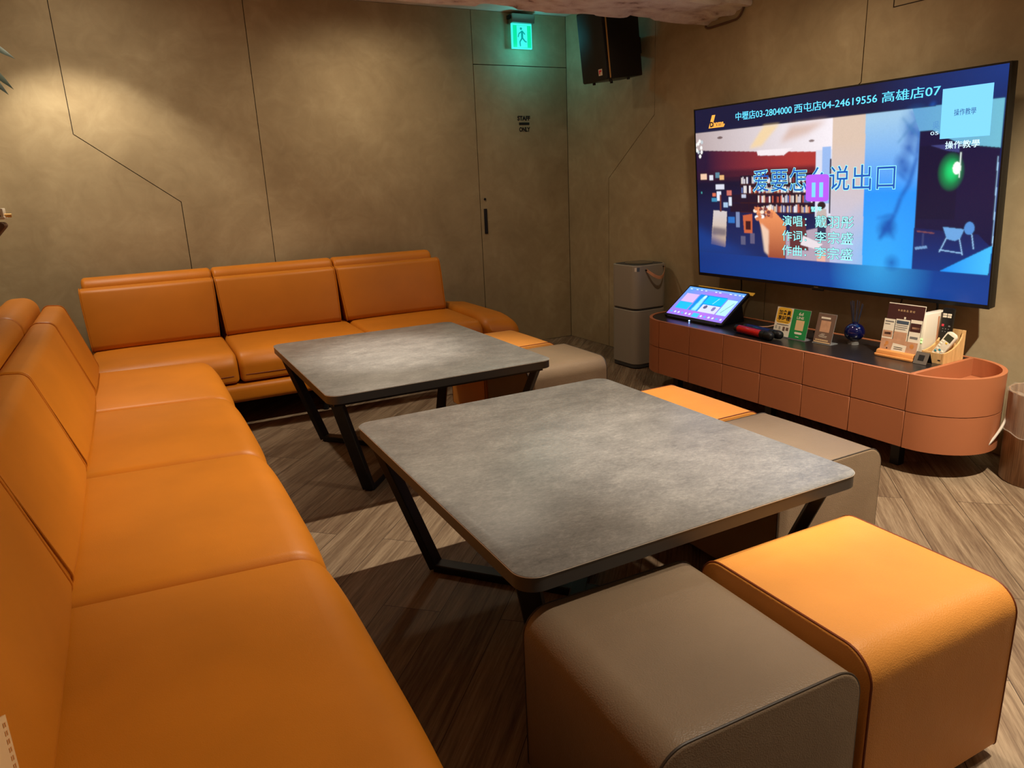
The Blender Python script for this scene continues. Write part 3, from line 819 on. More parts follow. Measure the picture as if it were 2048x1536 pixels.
def make_tv():
    Wd, Hd = 1.712, 0.965
    t = thing('television', 'large wall-mounted television showing a paused karaoke song, above the terracotta console', 'television', w2(2.476, 0.088, 0.664), (0, math.radians(4.6), WROT))
    mb = MB(); mb.box((-0.012, -Wd / 2, 0), (0.032, Wd / 2, Hd), 0, 0.004)
    mb.build('frame', 'black_plastic', t)
    mb = MB(); b, bb = 0.007, 0.017
    for a, e in (((-Wd / 2, 0), (Wd / 2, bb)), ((-Wd / 2, Hd - b), (Wd / 2, Hd)), ((-Wd / 2, bb), (-Wd / 2 + b, Hd - b)), ((Wd / 2 - b, bb), (Wd / 2, Hd - b))):
        mb.box((0.030, a[0], a[1]), (0.037, e[0], e[1]), 0)
    mb.build('bezel', 'black_plastic', t)
    mb = MB(); mb.box((0.030, -0.025, -0.008), (0.038, 0.045, 0.004), 0, 0.002); mb.box((0.0372, -0.012, 0.006), (0.0376, 0.014, 0.011), 1)
    mb.build('sensor_bar', ['black_plastic', 'steel'], t)
    mb = MB(); mb.box((-0.11, -0.30, 0.30), (-0.012, 0.30, 0.62), 0, 0.004); mb.build('wall_mount', 'black_metal', t)
    P = lambda x, y, h=0.0: (0.0335 + h, -Wd / 2 + Wd * x, Hd * (1 - y))
    mb = MB(); c = tv_picture()
    x0, x1, y0, y1 = b / Wd, 1 - b / Wd, b / Hd, 1 - bb / Hd
    # the canvas covers the whole face; the bezel hides the outer few millimetres
    cols = c.mesh_into(mb, lambda i, j: P(0.002 + 0.996 * i, 0.002 + 0.996 * j), 0)
    names = ['tv_picture', 'tv_text_blue', 'tv_text_cyan', 'tv_text_pale', 'tv_text_navy', 'tv_text_white', 'tv_text_grey', 'tv_orange', 'tv_black', 'tv_violet', 'tv_panel']
    BL, CY, PA, NV, WH, GR, ORG, BK, VI, PN = range(1, 11)
    def F(h): return lambda x, y: P(x, 1 - y, h)
    def txt(body, r, m, h, off=0.0): put_text(mb, body, (r[0], 1 - r[3], r[2], 1 - r[1]), F(h), m, off)
    def qd(x0, y0, x1, y1, m, h): quad(mb, x0, 1 - y1, x1, 1 - y0, F(h), m)
    def pl(pts, m, h): mb.add([P(x, y, h) for x, y in pts], [tuple(range(len(pts)))], m)
    # running line with the branches' telephone numbers
    for body, r in (('中壢店03-2804000', (0.186, 0.049, 0.404, 0.093)), ('西屯店04-24619556', (0.413, 0.049, 0.676, 0.093)), ('高雄店07', (0.690, 0.049, 0.843, 0.096))):
        txt(body, r, CY, 0.0006); txt(body, (r[0] + 0.0008, r[1], r[2] + 0.0008, r[3]), CY, 0.0008)
    # orange logo
    pl([(0.083, 0.046), (0.098, 0.046), (0.0835, 0.109), (0.132, 0.109), (0.136, 0.098), (0.139, 0.104), (0.134, 0.117), (0.066, 0.117)], ORG, 0.0008)
    txt('D', (0.0745, 0.084, 0.0875, 0.110), BK, 0.0012, 0.05); txt('anms', (0.0895, 0.090, 0.1325, 0.107), ORG, 0.0012, 0.04)
    # title, outlined
    txt('爱要怎么说出口', (0.256, 0.366, 0.738, 0.486), PA, 0.0006, 0.022); txt('爱要怎么说出口', (0.256, 0.366, 0.738, 0.486), BL, 0.0011, 0.0)
    # pause button
    rp = rpoly([(0.458, 0.404), (0.537, 0.404), (0.537, 0.540), (0.458, 0.540)], 0.014, 6); pl(rp[::-1], VI, 0.0016)
    qd(0.479, 0.444, 0.492, 0.518, PN, 0.0021); qd(0.505, 0.444, 0.518, 0.518, PN, 0.0021)
    txt('暂停', (0.477, 0.566, 0.514, 0.593), PA, 0.0010, 0.02)
    for k, (a, b_) in enumerate((('演唱：', '戴羽彤'), ('作词：', '李宗盛'), ('作曲：', '李宗盛'))):
        y0 = 0.614 + k * 0.0805; rows = ((a, (0.372, y0, 0.462, y0 + 0.058)), (b_, (0.492, y0 - 0.002, 0.620, y0 + 0.060)))
        for body, r in rows: txt(body, r, BK, 0.0006, 0.024); txt(body, r, PA, 0.0011, 0.004)
    # pale panel with its captions
    qd(0.849, 0.072, 0.966, 0.275, PN, 0.0008); txt('操作教學', (0.880, 0.158, 0.931, 0.185), NV, 0.0013, 0.0)
    txt('操作教學', (0.864, 0.287, 0.945, 0.318), BK, 0.0006, 0.022); txt('操作教學', (0.864, 0.287, 0.945, 0.318), WH, 0.0010, 0.012)
    txt('吳', (0.829, 0.200, 0.846, 0.232), GR, 0.0008, 0.0); txt('05', (0.825, 0.242, 0.845, 0.256), WH, 0.0008, 0.0)
    o = mb.build('screen', names, t); colour(o, cols)
make_tv()

# cables hanging under the television
def cable(name, label, pts, r, mat):
    pts = [Vector(p) for p in pts]; out = []
    for i in range(len(pts) - 1):
        a = pts[max(0, i - 1)]; b = pts[i]; c = pts[i + 1]; d = pts[min(len(pts) - 1, i + 2)]
        for k in range(6):
            t = k / 6; out.append(0.5 * ((2 * b) + (c - a) * t + (2 * a - 5 * b + 4 * c - d) * t * t + (3 * b - a - 3 * c + d) * t ** 3))
    out.append(pts[-1]); base = out[-1].copy()
    mb = MB(); mb.tube([p - base for p in out], r, 8)
    return tag(mb.build(name, mat, None, base), label, 'cable')
cable('cable', 'black cable dropping from the television to behind the touchscreen', [w2(1.905, 0.07, 0.70), w2(1.895, 0.045, 0.60), w2(1.86, 0.035, 0.50), w2(1.84, 0.055, 0.44)], 0.0042, 'black_plastic')
cable('cable', 'short black cable under the television, just left of the menu stand top', [w2(2.93, 0.09, 0.72), w2(2.92, 0.08, 0.65), w2(2.90, 0.08, 0.55), w2(2.90, 0.10, CT + 0.005)], 0.004, 'black_plastic')
cable('cable', 'black cable looping between the television and the white router', [w2(3.065, 0.085, 0.72), w2(3.085, 0.07, 0.64), w2(3.07, 0.075, 0.607), w2(3.02, 0.08, 0.612), w2(2.985, 0.085, 0.628), w2(2.955, 0.09, 0.60), w2(2.95, 0.10, CT + 0.005)], 0.005, 'black_plastic')
cable('cable', 'thin pinkish cable curving on the console top beside the touchscreen', [w2(2.17, 0.27, CT + 0.004), w2(2.22, 0.25, CT + 0.004), w2(2.26, 0.21, CT + 0.006), w2(2.285, 0.15, CT + 0.02), w2(2.29, 0.11, CT + 0.022)], 0.003, 'tan_leather')
cable('cable', 'thin black cable bent behind the green card', [w2(2.50, 0.15, CT + 0.004), w2(2.56, 0.16, CT + 0.036), w2(2.615, 0.17, CT + 0.038), w2(2.635, 0.19, CT + 0.004)], 0.003, 'black_plastic')

# ================================================================== THINGS ON THE CONSOLE
def make_touchscreen():
    t = thing('touchscreen', 'tilted black touchscreen with a bright blue song menu at the left end of the console', 'screen', w2(1.855, 0.40, CT), WROT)
    up = Vector((-0.80, 0, 0.60)); nn = Vector((0.60, 0, 0.80)); W, H = 0.478, 0.262
    B0 = Vector((0.0, 0, 0.012))
    def P(x, y, h=0.0): return B0 + Vector((0, x, 0)) + up * y + nn * h
    mtx = Matrix(((up.x, 0, nn.x, B0.x), (up.y, 1, nn.y, B0.y), (up.z, 0, nn.z, B0.z), (0, 0, 0, 1)))
    mb = MB(); mb.prism(rpoly([(0, -W / 2), (H, -W / 2), (H, W / 2), (0, W / 2)], 0.008, 4), -0.018, 0.0, 'xy', 0, False, mtx, 0.002); mb.build('housing', 'black_plastic', t)
    c = Canvas(150, 84, (70, 120, 220))
    c.grad([(0, 0), (1, 0), (1, 1), (0, 1)], (80, 150, 240), (150, 110, 230), 'y', 0, 1)
    c.ell(0.55, 0.16, 0.5, 0.16, (176, 104, 226), 0.9, True); c.ell(0.5, 0.84, 0.5, 0.2, (186, 84, 214), 0.9, True)
    c.rect(0.02, 0.03, 0.98, 0.06, (150, 190, 250), 0.5)
    for x in (0.05, 0.16, 0.24, 0.32, 0.5, 0.57, 0.75, 0.83, 0.9, 0.96): c.rect(x, 0.07, x + 0.035, 0.10, (220, 236, 255))
    c.rect(0.06, 0.24, 0.29, 0.52, (206, 170, 236)); c.rect(0.06, 0.54, 0.29, 0.77, (30, 176, 250))
    c.rect(0.31, 0.22, 0.78, 0.77, (14, 130, 220)); c.rect(0.47, 0.24, 0.78, 0.5, (10, 178, 250))
    c.poly([(0.38, 0.28), (0.43, 0.28), (0.45, 0.76), (0.36, 0.76)], (150, 226, 250), 0.9, 1); c.ell(0.41, 0.29, 0.025, 0.06, (190, 240, 250))
    c.line((0.66, 0.27), (0.62, 0.47), 0.01, (140, 224, 250)); c.rect(0.48, 0.52, 0.78, 0.77, (206, 206, 240))
    c.ell(0.55, 0.6, 0.03, 0.06, (90, 80, 120)); c.ell(0.70, 0.62, 0.03, 0.07, (120, 110, 170)); c.rect(0.80, 0.26, 0.97, 0.77, (176, 226, 226)); c.line((0.85, 0.7), (0.94, 0.35), 0.008, (90, 140, 150))
    for k in range(14): c.ell(0.06 + k * 0.068, 0.90, 0.018, 0.032, (206, 220, 250) if k % 3 else (80, 170, 236))
    c.rect(0.45, 0.83, 0.56, 0.97, (60, 180, 226))
    mb = MB(); cols = c.mesh_into(mb, lambda i, j: P(-W / 2 + 0.012 + (W - 0.024) * i, H - 0.012 - (H - 0.026) * j, 0.0012), 0)
    colour(mb.build('display', ['tablet_picture'], t), cols)
    mb = MB(); mb.prism([(-0.02, 0), (-0.22, 0), (-0.19, 0.13), (-0.17, 0.125), (-0.015, 0.008)], -0.17, 0.20, 'xz', 0, False, None, 0.003); mb.build('stand', 'black_plastic', t)
    mb = MB(); mb.box((-0.03, -0.20, 0), (0.012, 0.20, 0.012), 0, 0.003); mb.build('foot_bar', 'black_plastic', t)
    mb = MB(); mb.cyl((0.011, -0.002, 0.006), (0.0145, -0.002, 0.006), 0.004, n=12); mb.build('status_light', 'led_blue', t)
    mb = MB(); q = [(H + 0.003, -W / 2 + 0.045), (H + 0.024, -W / 2 + 0.045), (H + 0.022, W / 2 + 0.012), (H - 0.001, W / 2 + 0.012)]
    mb.prism(q, -0.022, -0.0185, 'xy', 0, False, mtx); tag(mb.build('strip', 'paper_yellow', t), 'yellow paper strip')
make_touchscreen()

def make_mic(col, label, loc, rot):
    t = thing('microphone', label, 'microphone', loc, rot, 'microphones lying on the console')
    mb = MB(); mb.lathe([(0.0, -0.14), (0.014, -0.14), (0.018, -0.136), (0.018, -0.112), (0.0, -0.112)], n=24); mtx = Matrix.Translation((0, 0, 0.020)) @ Matrix.Rotation(-PI / 2, 4, 'X'); mb.xf(mtx); mb.build('end_cap', 'black_plastic', t)
    mb = MB(); mb.lathe([(0.0, -0.112), (0.0195, -0.112), (0.020, -0.108), (0.0195, 0.06), (0.0, 0.06)], n=28); mb.xf(mtx)
    mb.build('body', col, t)
    mb = MB(); mb.lathe([(0.0, 0.06), (0.0205, 0.06), (0.0215, 0.066), (0.0215, 0.09), (0.0, 0.09)], n=28); mb.xf(mtx); mb.build('collar', 'black_metal', t)
    mb = MB(); mb.lathe([(0.0, 0.09), (0.020, 0.09), (0.0225, 0.10), (0.0228, 0.115), (0.020, 0.130), (0.012, 0.139), (0.0, 0.141)], n=28); mb.xf(mtx); mb.build('grille', 'black_metal', t)
    return t
m = make_mic('red_metal', 'red handheld microphone lying at the front edge of the console', w2(2.375, 0.455, CT + 0.0055), WROT + math.radians(-7))
m = make_mic('blue_metal', 'blue handheld microphone lying behind the red one', w2(2.385, 0.400, CT + 0.0055), WROT + math.radians(-7))

t = thing('adapter', 'small black power adapter on the console, behind the microphones', 'adapter', w2(2.40, 0.255, CT), WROT + 0.3)
mb = MB(); mb.box((-0.02, -0.032, 0), (0.02, 0.032, 0.024), 0, 0.005); mb.build('body', 'black_plastic', t)
mb = MB(); mb.box((-0.0205, 0.012, 0.010), (0.0205, 0.020, 0.013), 0); mb.build('trim_line', 'steel', t)

def sign_holder(name, label, u, d, w, h, lean, draw, mats):
    """an L-shaped acrylic holder: leaning sheet, print inside, foot towards the wall"""
    t = thing(name, label, 'card stand', w2(u, d, CT), WROT)
    a = math.radians(lean); up = Vector((-math.sin(a), 0, math.cos(a))); nn = Vector((math.cos(a), 0, math.sin(a))); B0 = Vector((0, 0, 0.003))
    mtx = Matrix(((nn.x, 0, up.x, B0.x), (nn.y, 1, up.y, B0.y), (nn.z, 0, up.z, B0.z), (0, 0, 0, 1)))
    mb = MB(); mb.box((-0.004, -w / 2, 0), (-0.0015, w / 2, h), 0, 0, 1, mtx);     mb.box((-0.055, -w / 2, 0), (0.004, w / 2, 0.003), 0); mb.build('acrylic_holder', 'acrylic', t)
    mb = MB(); draw(mb, lambda x, y, k=0.0: mtx @ Vector((0.0004 + k, -w / 2 + w * x, h * y)), mtx); mb.build('printed_card', mats, t)
    return t
def card_sheet(mb, mtx, w, h, y0, y1, mat): mb.box((-0.0014, -w / 2 + w * y0, 0.002), (0.0003, -w / 2 + w * y1, h - 0.002), mat, 0, 1, mtx)
def draw_left(mb, P, mtx):
    w, h = 0.205, 0.150
    card_sheet(mb, mtx, w, h, 0.005, 0.50, 0); card_sheet(mb, mtx, w, h, 0.50, 0.995, 1)
    F = lambda k: (lambda x, y: P(x, y, k))
    pts = rpoly([(0.03, 0.45), (0.47, 0.45), (0.47, 0.985), (0.03, 0.985)], 0.10, 5); mb.add([P(x, y, 0.0002) for x, y in pts], [tuple(range(len(pts)))], 2)
    put_text(mb, '加會員', (0.08, 0.74, 0.44, 0.90), F(0.0004), 3, 0.03); put_text(mb, '享好禮!', (0.08, 0.55, 0.47, 0.71), F(0.0004), 3, 0.03)
    quad(mb, 0.08, 0.49, 0.42, 0.505, F(0.0004), 3); quad(mb, 0.08, 0.39, 0.44, 0.41, F(0.0004), 3)
    quad(mb, 0.28, 0.20, 0.35, 0.34, F(0.0004), 4); quad(mb, 0.38, 0.22, 0.46, 0.33, F(0.0004), 4)
    for k in range(5): quad(mb, 0.05 + 0.012 * k, 0.24, 0.055 + 0.012 * k, 0.36, F(0.0004), 5); quad(mb, 0.16 + 0.012 * k, 0.22, 0.165 + 0.012 * k, 0.34, F(0.0004), 5)
    for k in range(4): quad(mb, 0.05, 0.05 + 0.03 * k, 0.30, 0.057 + 0.03 * k, F(0.0004), 5)
    put_text(mb, 'LINE', (0.64, 0.68, 0.84, 0.76), F(0.0004), 0, 0.02); put_text(mb, '6d', (0.68, 0.80, 0.80, 0.90), F(0.0004), 0, 0.02)
    pts = rpoly([(0.65, 0.17), (0.87, 0.17), (0.87, 0.24), (0.65, 0.24)], 0.03, 4); mb.add([P(x, y, 0.0004) for x, y in pts], [tuple(range(len(pts)))], 0)
    quad(mb, 0.64, 0.30, 0.88, 0.64, F(0.0004), 6); quad(mb, 0.70, 0.07, 0.80, 0.09, F(0.0004), 0)
sign_holder('sign_holder', 'acrylic card stand, left half white and yellow, right half green', 2.508, 0.352, 0.205, 0.150, 13, draw_left,
            ['paper_white', 'paper_green', 'paper_yellow', 'print_dark', 'paper_brown', 'grey_plastic', 'paper_pale_green'] if 'paper_pale_green' in MATS else ['paper_white', 'paper_green', 'paper_yellow', 'print_dark', 'paper_brown', 'grey_plastic', 'cream'])
def draw_brown(mb, P, mtx):
    w, h = 0.102, 0.146; card_sheet(mb, mtx, w, h, 0.01, 0.99, 0); F = lambda k: (lambda x, y: P(x, y, k))
    quad(mb, 0.20, 0.82, 0.72, 0.88, F(0.0003), 1); quad(mb, 0.24, 0.38, 0.78, 0.76, F(0.0003), 2)
    for k, (a, b) in enumerate(((0.38, 0.58), (0.3, 0.55), (0.25, 0.72), (0.28, 0.7))): quad(mb, a, 0.31 - 0.035 * k, b, 0.32 - 0.035 * k, F(0.0003), 1)
    quad(mb, 0.05, 0.02, 0.95, 0.05, F(0.0003), 3)
    for k in range(12): quad(mb, 0.12 + 0.06 * k, 0.08, 0.16 + 0.06 * k, 0.13, F(0.0003), 3)
sign_holder('sign_holder', 'acrylic card stand with a brown card, left of the blue diffuser', 2.694, 0.335, 0.102, 0.146, 13, draw_brown, ['paper_brown', 'paper_white', 'paper_kraft', 'cream'])

def make_diffuser():
    t = thing('reed_diffuser', 'round cobalt blue reed diffuser with dark sticks on the console', 'diffuser', w2(2.790, 0.225, CT), WROT)
    mb = MB(); mb.lathe([(0.0, 0.0), (0.024, 0.0), (0.022, 0.018), (0.0, 0.018)]); mb.build('glass_base', 'acrylic', t)
    mb = MB(); pr = [(0.0, 0.016)] + [(0.047 * math.sin(a), 0.060 - 0.044 * math.cos(a)) for a in [PI * k / 16 for k in range(2, 15)]] + [(0.013, 0.102), (0.013, 0.108), (0.009, 0.108), (0.009, 0.09)]
    mb.lathe(pr, n=40); mb.build('bottle', 'cobalt_glass', t)
    mb = MB(); mb.box((0.024, -0.014, 0.001), (0.0255, 0.008, 0.016), 0); mb.build('tag', 'brass_label', t)
    rnd = random.Random(2)
    for k in range(7):
        a = 2 * PI * k / 7; mb = MB(); mb.cyl((0.004 * math.cos(a), 0.004 * math.sin(a), 0.05), (0.024 * math.cos(a), 0.030 * math.sin(a), 0.205 + rnd.uniform(-0.01, 0.008)), 0.0016, n=8); mb.build('reed', 'reed_navy', t)
make_diffuser()

def make_menu():
    t = thing('menu_stand', 'menu display board in a honey-coloured wooden base on the console', 'menu stand', w2(3.075, 0.315, CT), WROT)
    w, h = 0.168, 0.225; a = math.radians(8)
    mtx = Matrix(((math.cos(a), 0, -math.sin(a), -0.004), (0, 1, 0, 0), (math.sin(a), 0, math.cos(a), 0.012), (0, 0, 0, 1)))
    mb = MB(); mb.prism(rpoly([(-0.036, -w / 2 - 0.012), (0.036, -w / 2 - 0.012), (0.036, w / 2 + 0.008), (-0.036, w / 2 + 0.008)], 0.016, 5), 0, 0.010, 'xy', 0, False, None, 0.002)
    mb.prism([(0.0, 0.008), (0.026, 0.008), (0.020, 0.026), (0.004, 0.030)], -w / 2 - 0.006, w / 2 + 0.0, 'xz', 0, False, None, 0.002); mb.build('wooden_base', 'honey_wood', t)
    F = lambda k: (lambda x, y: mtx @ Vector((k, -w / 2 + w * x, h * y)))
    mb = MB(); mb.box((-0.003, -w / 2, 0), (0.001, w / 2, h), 0, 0, 1, mtx)
    quad(mb, 0.0, 0.66, 1, 0.985, F(0.0014), 1); quad(mb, 0.0, 0.40, 1, 0.66, F(0.0014), 2)
    put_text(mb, '本 店 飲 品  歡 迎', (0.27, 0.85, 0.74, 0.89), F(0.0018), 3, 0.0); quad(mb, 0.48, 0.71, 0.53, 0.75, F(0.0018), 0)
    mb.build('board', ['paper_white', 'paper_maroon', 'paper_black', 'cream'], t)
    def leaflet(x0, x1, y0, y1, k, parts, mats):
        mb = MB(); mb.box((k - 0.0012, -w / 2 + w * x0, h * y0), (k, -w / 2 + w * x1, h * y1), 0, 0, 1, mtx)
        for a_, b_, c_, d_, mt in parts: quad(mb, x0 + (x1 - x0) * a_, y0 + (y1 - y0) * b_, x0 + (x1 - x0) * c_, y0 + (y1 - y0) * d_, F(k + 0.0004), mt)
        mb.build('leaflet', mats, t)
    leaflet(-0.03, 0.27, 0.28, 0.68, 0.006, [(0.1, 0.84, 0.9, 0.9, 1), (0.1, 0.72, 0.6, 0.76, 1), (0.05, 0.1, 0.95, 0.42, 2), (0.2, 0.22, 0.8, 0.34, 3)], ['paper_white', 'grey_plastic', 'paper_kraft', 'paper_maroon'])
    leaflet(0.30, 0.68, 0.24, 0.70, 0.008, [(0.06, 0.80, 0.94, 0.94, 1), (0.06, 0.72, 0.9, 0.75, 3), (0.06, 0.64, 0.9, 0.67, 3), (0.06, 0.56, 0.8, 0.59, 3), (0.0, 0.02, 0.95, 0.46, 2)], ['paper_white', 'paper_slate', 'paper_kraft', 'grey_plastic'])
    leaflet(0.70, 1.0, 0.26, 0.72, 0.006, [(0.02, 0.5, 0.98, 0.86, 1), (0.2, 0.62, 0.9, 0.70, 2), (0.15, 0.2, 0.85, 0.3, 3)], ['paper_white', 'paper_maroon', 'paper_kraft', 'grey_plastic'])
    mb = MB(); mb.box((0.0095, -w / 2 - 0.002, h * 0.02), (0.0110, w / 2, h * 0.29), 0, 0, 1, mtx)
    pts = [(0.30, 0.03), (0.70, 0.03), (0.72, 0.20), (0.34, 0.22)]; mb.add([F(0.0114)(x, y) for x, y in pts], [(0, 1, 2, 3)], 1)
    for k in range(2): quad(mb, 0.38, 0.14 - 0.035 * k, 0.62, 0.152 - 0.035 * k, F(0.0117), 2)
    for cx, cy, r, mt in ((0.17, 0.20, 0.05, 3), (0.13, 0.15, 0.03, 3), (0.86, 0.21, 0.06, 3), (0.19, 0.10, 0.02, 2)):
        mb.add([F(0.0114)(cx + r * math.cos(q * PI / 5), cy + r * 0.8 * math.sin(q * PI / 5)) for q in range(10)], [tuple(range(10))], mt)
    mb.build('front_pocket', ['paper_kraft', 'paper_white', 'print_dark', 'honey_wood'], t)
make_menu()

def make_router():
    t = thing('router', 'upright white router with green lights, between the menu stand and wooden caddy', 'router', w2(3.136, 0.185, CT), WROT)
    mb = MB(); mb.prism(rpoly([(-0.085, -0.020), (0.085, -0.020), (0.085, 0.020), (-0.085, 0.020)], 0.012, 5), 0.006, 0.198, 'xy', 0, True, None, 0.004); mb.build('body', 'white_plastic', t)
    mb = MB(); mb.box((-0.07, -0.024, 0), (0.075, 0.024, 0.007), 0, 0.002); mb.build('foot', 'grey_plastic', t)
    for k in range(4): mb = MB(); mb.box((0.0835, -0.013 + 0.006 * k, 0.02), (0.0862, -0.0105 + 0.006 * k, 0.185), 0); mb.build('rib', 'white_plastic', t)
    for z in (0.073, 0.086): mb = MB(); mb.box((0.0845, 0.010, z), (0.0868, 0.016, z + 0.006), 0); mb.build('status_light', 'led_green', t)
    mb = MB(); mb.box((-0.020, 0.0195, 0.03), (-0.008, 0.0206, 0.18), 0); mb.build('side_slot', 'tan_leather', t)
make_router()

def make_caddy():
    t = thing('desk_caddy', 'pale pine desk caddy holding two remote controls, at the right end of the black top', 'caddy', w2(3.214, 0.215, CT), WROT)
    D, W, Hb, Hf = 0.148, 0.096, 0.128, 0.046
    prof = [(-D / 2, 0), (D / 2, 0), (D / 2, Hf)] + [(D / 2 - (D - 0.015) * math.sin(a) * 1.0, Hf + (Hb - Hf) * (1 - math.cos(a))) for a in [PI / 2 * k / 10 for k in range(1, 11)]] + [(-D / 2, Hb)]
    for sg in (-1, 1): mb = MB(); mb.prism(prof, sg * (W / 2 - 0.0035) - 0.0035, sg * (W / 2 - 0.0035) + 0.0035, 'xz', 0); mb.build('side_panel', 'pine', t)
    mb = MB(); mb.box((-D / 2, -W / 2 + 0.007, 0), (-D / 2 + 0.006, W / 2 - 0.007, Hb)); mb.build('back_panel', 'pine', t)
    mb = MB(); mb.box((D / 2 - 0.007, -W / 2 + 0.007, 0), (D / 2 - 0.001, W / 2 - 0.007, Hf - 0.002)); mb.box((D / 2 - 0.0012, 0.024, 0.012), (D / 2 - 0.0004, 0.036, 0.017), 1); mb.build('front_panel', ['pine', 'print_dark'], t)
    mb = MB(); mb.box((-0.018, -W / 2 + 0.007, 0.006), (-0.013, W / 2 - 0.007, 0.078)); mb.build('divider', 'pine', t)
    mb = MB(); mb.box((-D / 2 + 0.006, -W / 2 + 0.007, 0.0), (D / 2 - 0.007, W / 2 - 0.007, 0.005)); mb.build('bottom', 'pine', t)
make_caddy()
def make_tv_remote():
    t = thing('remote_control', 'black television remote standing upright in the back of the pine caddy', 'remote', w2(3.190, 0.172, CT + 0.006), (math.radians(0), math.radians(-4), WROT))
    mb = MB(); mb.prism(rpoly([(-0.024, 0), (0.024, 0), (0.024, 0.212), (-0.024, 0.212)], 0.006, 4), -0.008, 0.008, 'yz', 0, False, None, 0.002); mb.build('body', 'black_plastic', t)
    def key(y, z, w, h, mat, lab=None): mb = MB(); mb.box((0.0078, y - w / 2, z - h / 2), (0.0095, y + w / 2, z + h / 2), 0, 0.0005, 1); mb.build('key', mat, t)
    for y in (-0.011, 0.009):
        for z in (0.185, 0.175): key(y, z, 0.017, 0.008, 'white_plastic')
    key(-0.014, 0.137, 0.010, 0.010, 'red_button'); key(0.014, 0.135, 0.008, 0.006, 'grey_plastic')
    for k in range(3):
        for z in (0.122, 0.110): key(-0.012 + 0.012 * k, z, 0.004, 0.004, 'grey_plastic')
make_tv_remote()
def make_ac_remote():
    t = thing('remote_control', 'white air-conditioner remote with small screen, tilted in the front of the pine caddy', 'remote', w2(3.200, 0.245, CT + 0.014), Euler((math.radians(-24), math.radians(-14), 0)).to_matrix().to_4x4().to_euler())
    t.rotation_euler = (Matrix.Rotation(WROT, 4, 'Z') @ Matrix.Rotation(math.radians(-12), 4, 'Y') @ Matrix.Rotation(math.radians(-27), 4, 'X')).to_euler()
    mb = MB(); mb.prism(rpoly([(-0.023, 0), (0.023, 0), (0.025, 0.128), (-0.025, 0.128)], [0.008, 0.008, 0.018, 0.018], 6), -0.008, 0.009, 'yz', 0, False, None, 0.004); mb.build('body', 'white_plastic', t)
    mb = MB(); mb.box((0.0088, -0.017, 0.086), (0.0098, 0.017, 0.114), 0); mb.build('display', 'lcd_dark', t)
    def key(y, z, w, h, mat): mb = MB(); mb.box((0.0088, y - w / 2, z - h / 2), (0.0104, y + w / 2, z + h / 2), 0, 0.0005, 1); mb.build('key', mat, t)
    for k in range(3): key(-0.014 + 0.0 * k, 0.078 - 0.012 * k, 0.010, 0.006, 'paper_white')
    key(0.005, 0.078, 0.009, 0.006, 'paper_yellow')
    for r in range(3):
        for k in range(3): key(-0.013 + 0.013 * k, 0.040 - 0.013 * r, 0.010, 0.007, 'teal_button' if (r + k) % 2 else 'paper_white')
make_ac_remote()
t = thing('tent_card', 'small grey metal tent card with a black square, in front of the caddy', 'card', w2(3.200, 0.340, CT), WROT)
a = math.radians(24); hh = 0.052
mb = MB(); mt = Matrix(((math.cos(a), 0, -math.sin(a), 0.014), (0, 1, 0, 0), (math.sin(a), 0, math.cos(a), 0.001), (0, 0, 0, 1)))
mb.box((-0.001, -0.029, 0), (0.001, 0.029, hh), 0, 0, 1, mt); mb.box((0.001, -0.013, 0.014), (0.0014, 0.013, 0.040), 1, 0, 1, mt); mb.build('front_plate', ['brass_label', 'print_dark'], t)
mb = MB(); mt = Matrix(((math.cos(a), 0, math.sin(a), -0.030), (0, 1, 0, 0), (-math.sin(a), 0, math.cos(a), 0.001), (0, 0, 0, 1)))
mb.box((-0.001, -0.029, 0), (0.001, 0.029, hh), 0, 0, 1, mt); mb.build('back_plate', 'print_dark', t)

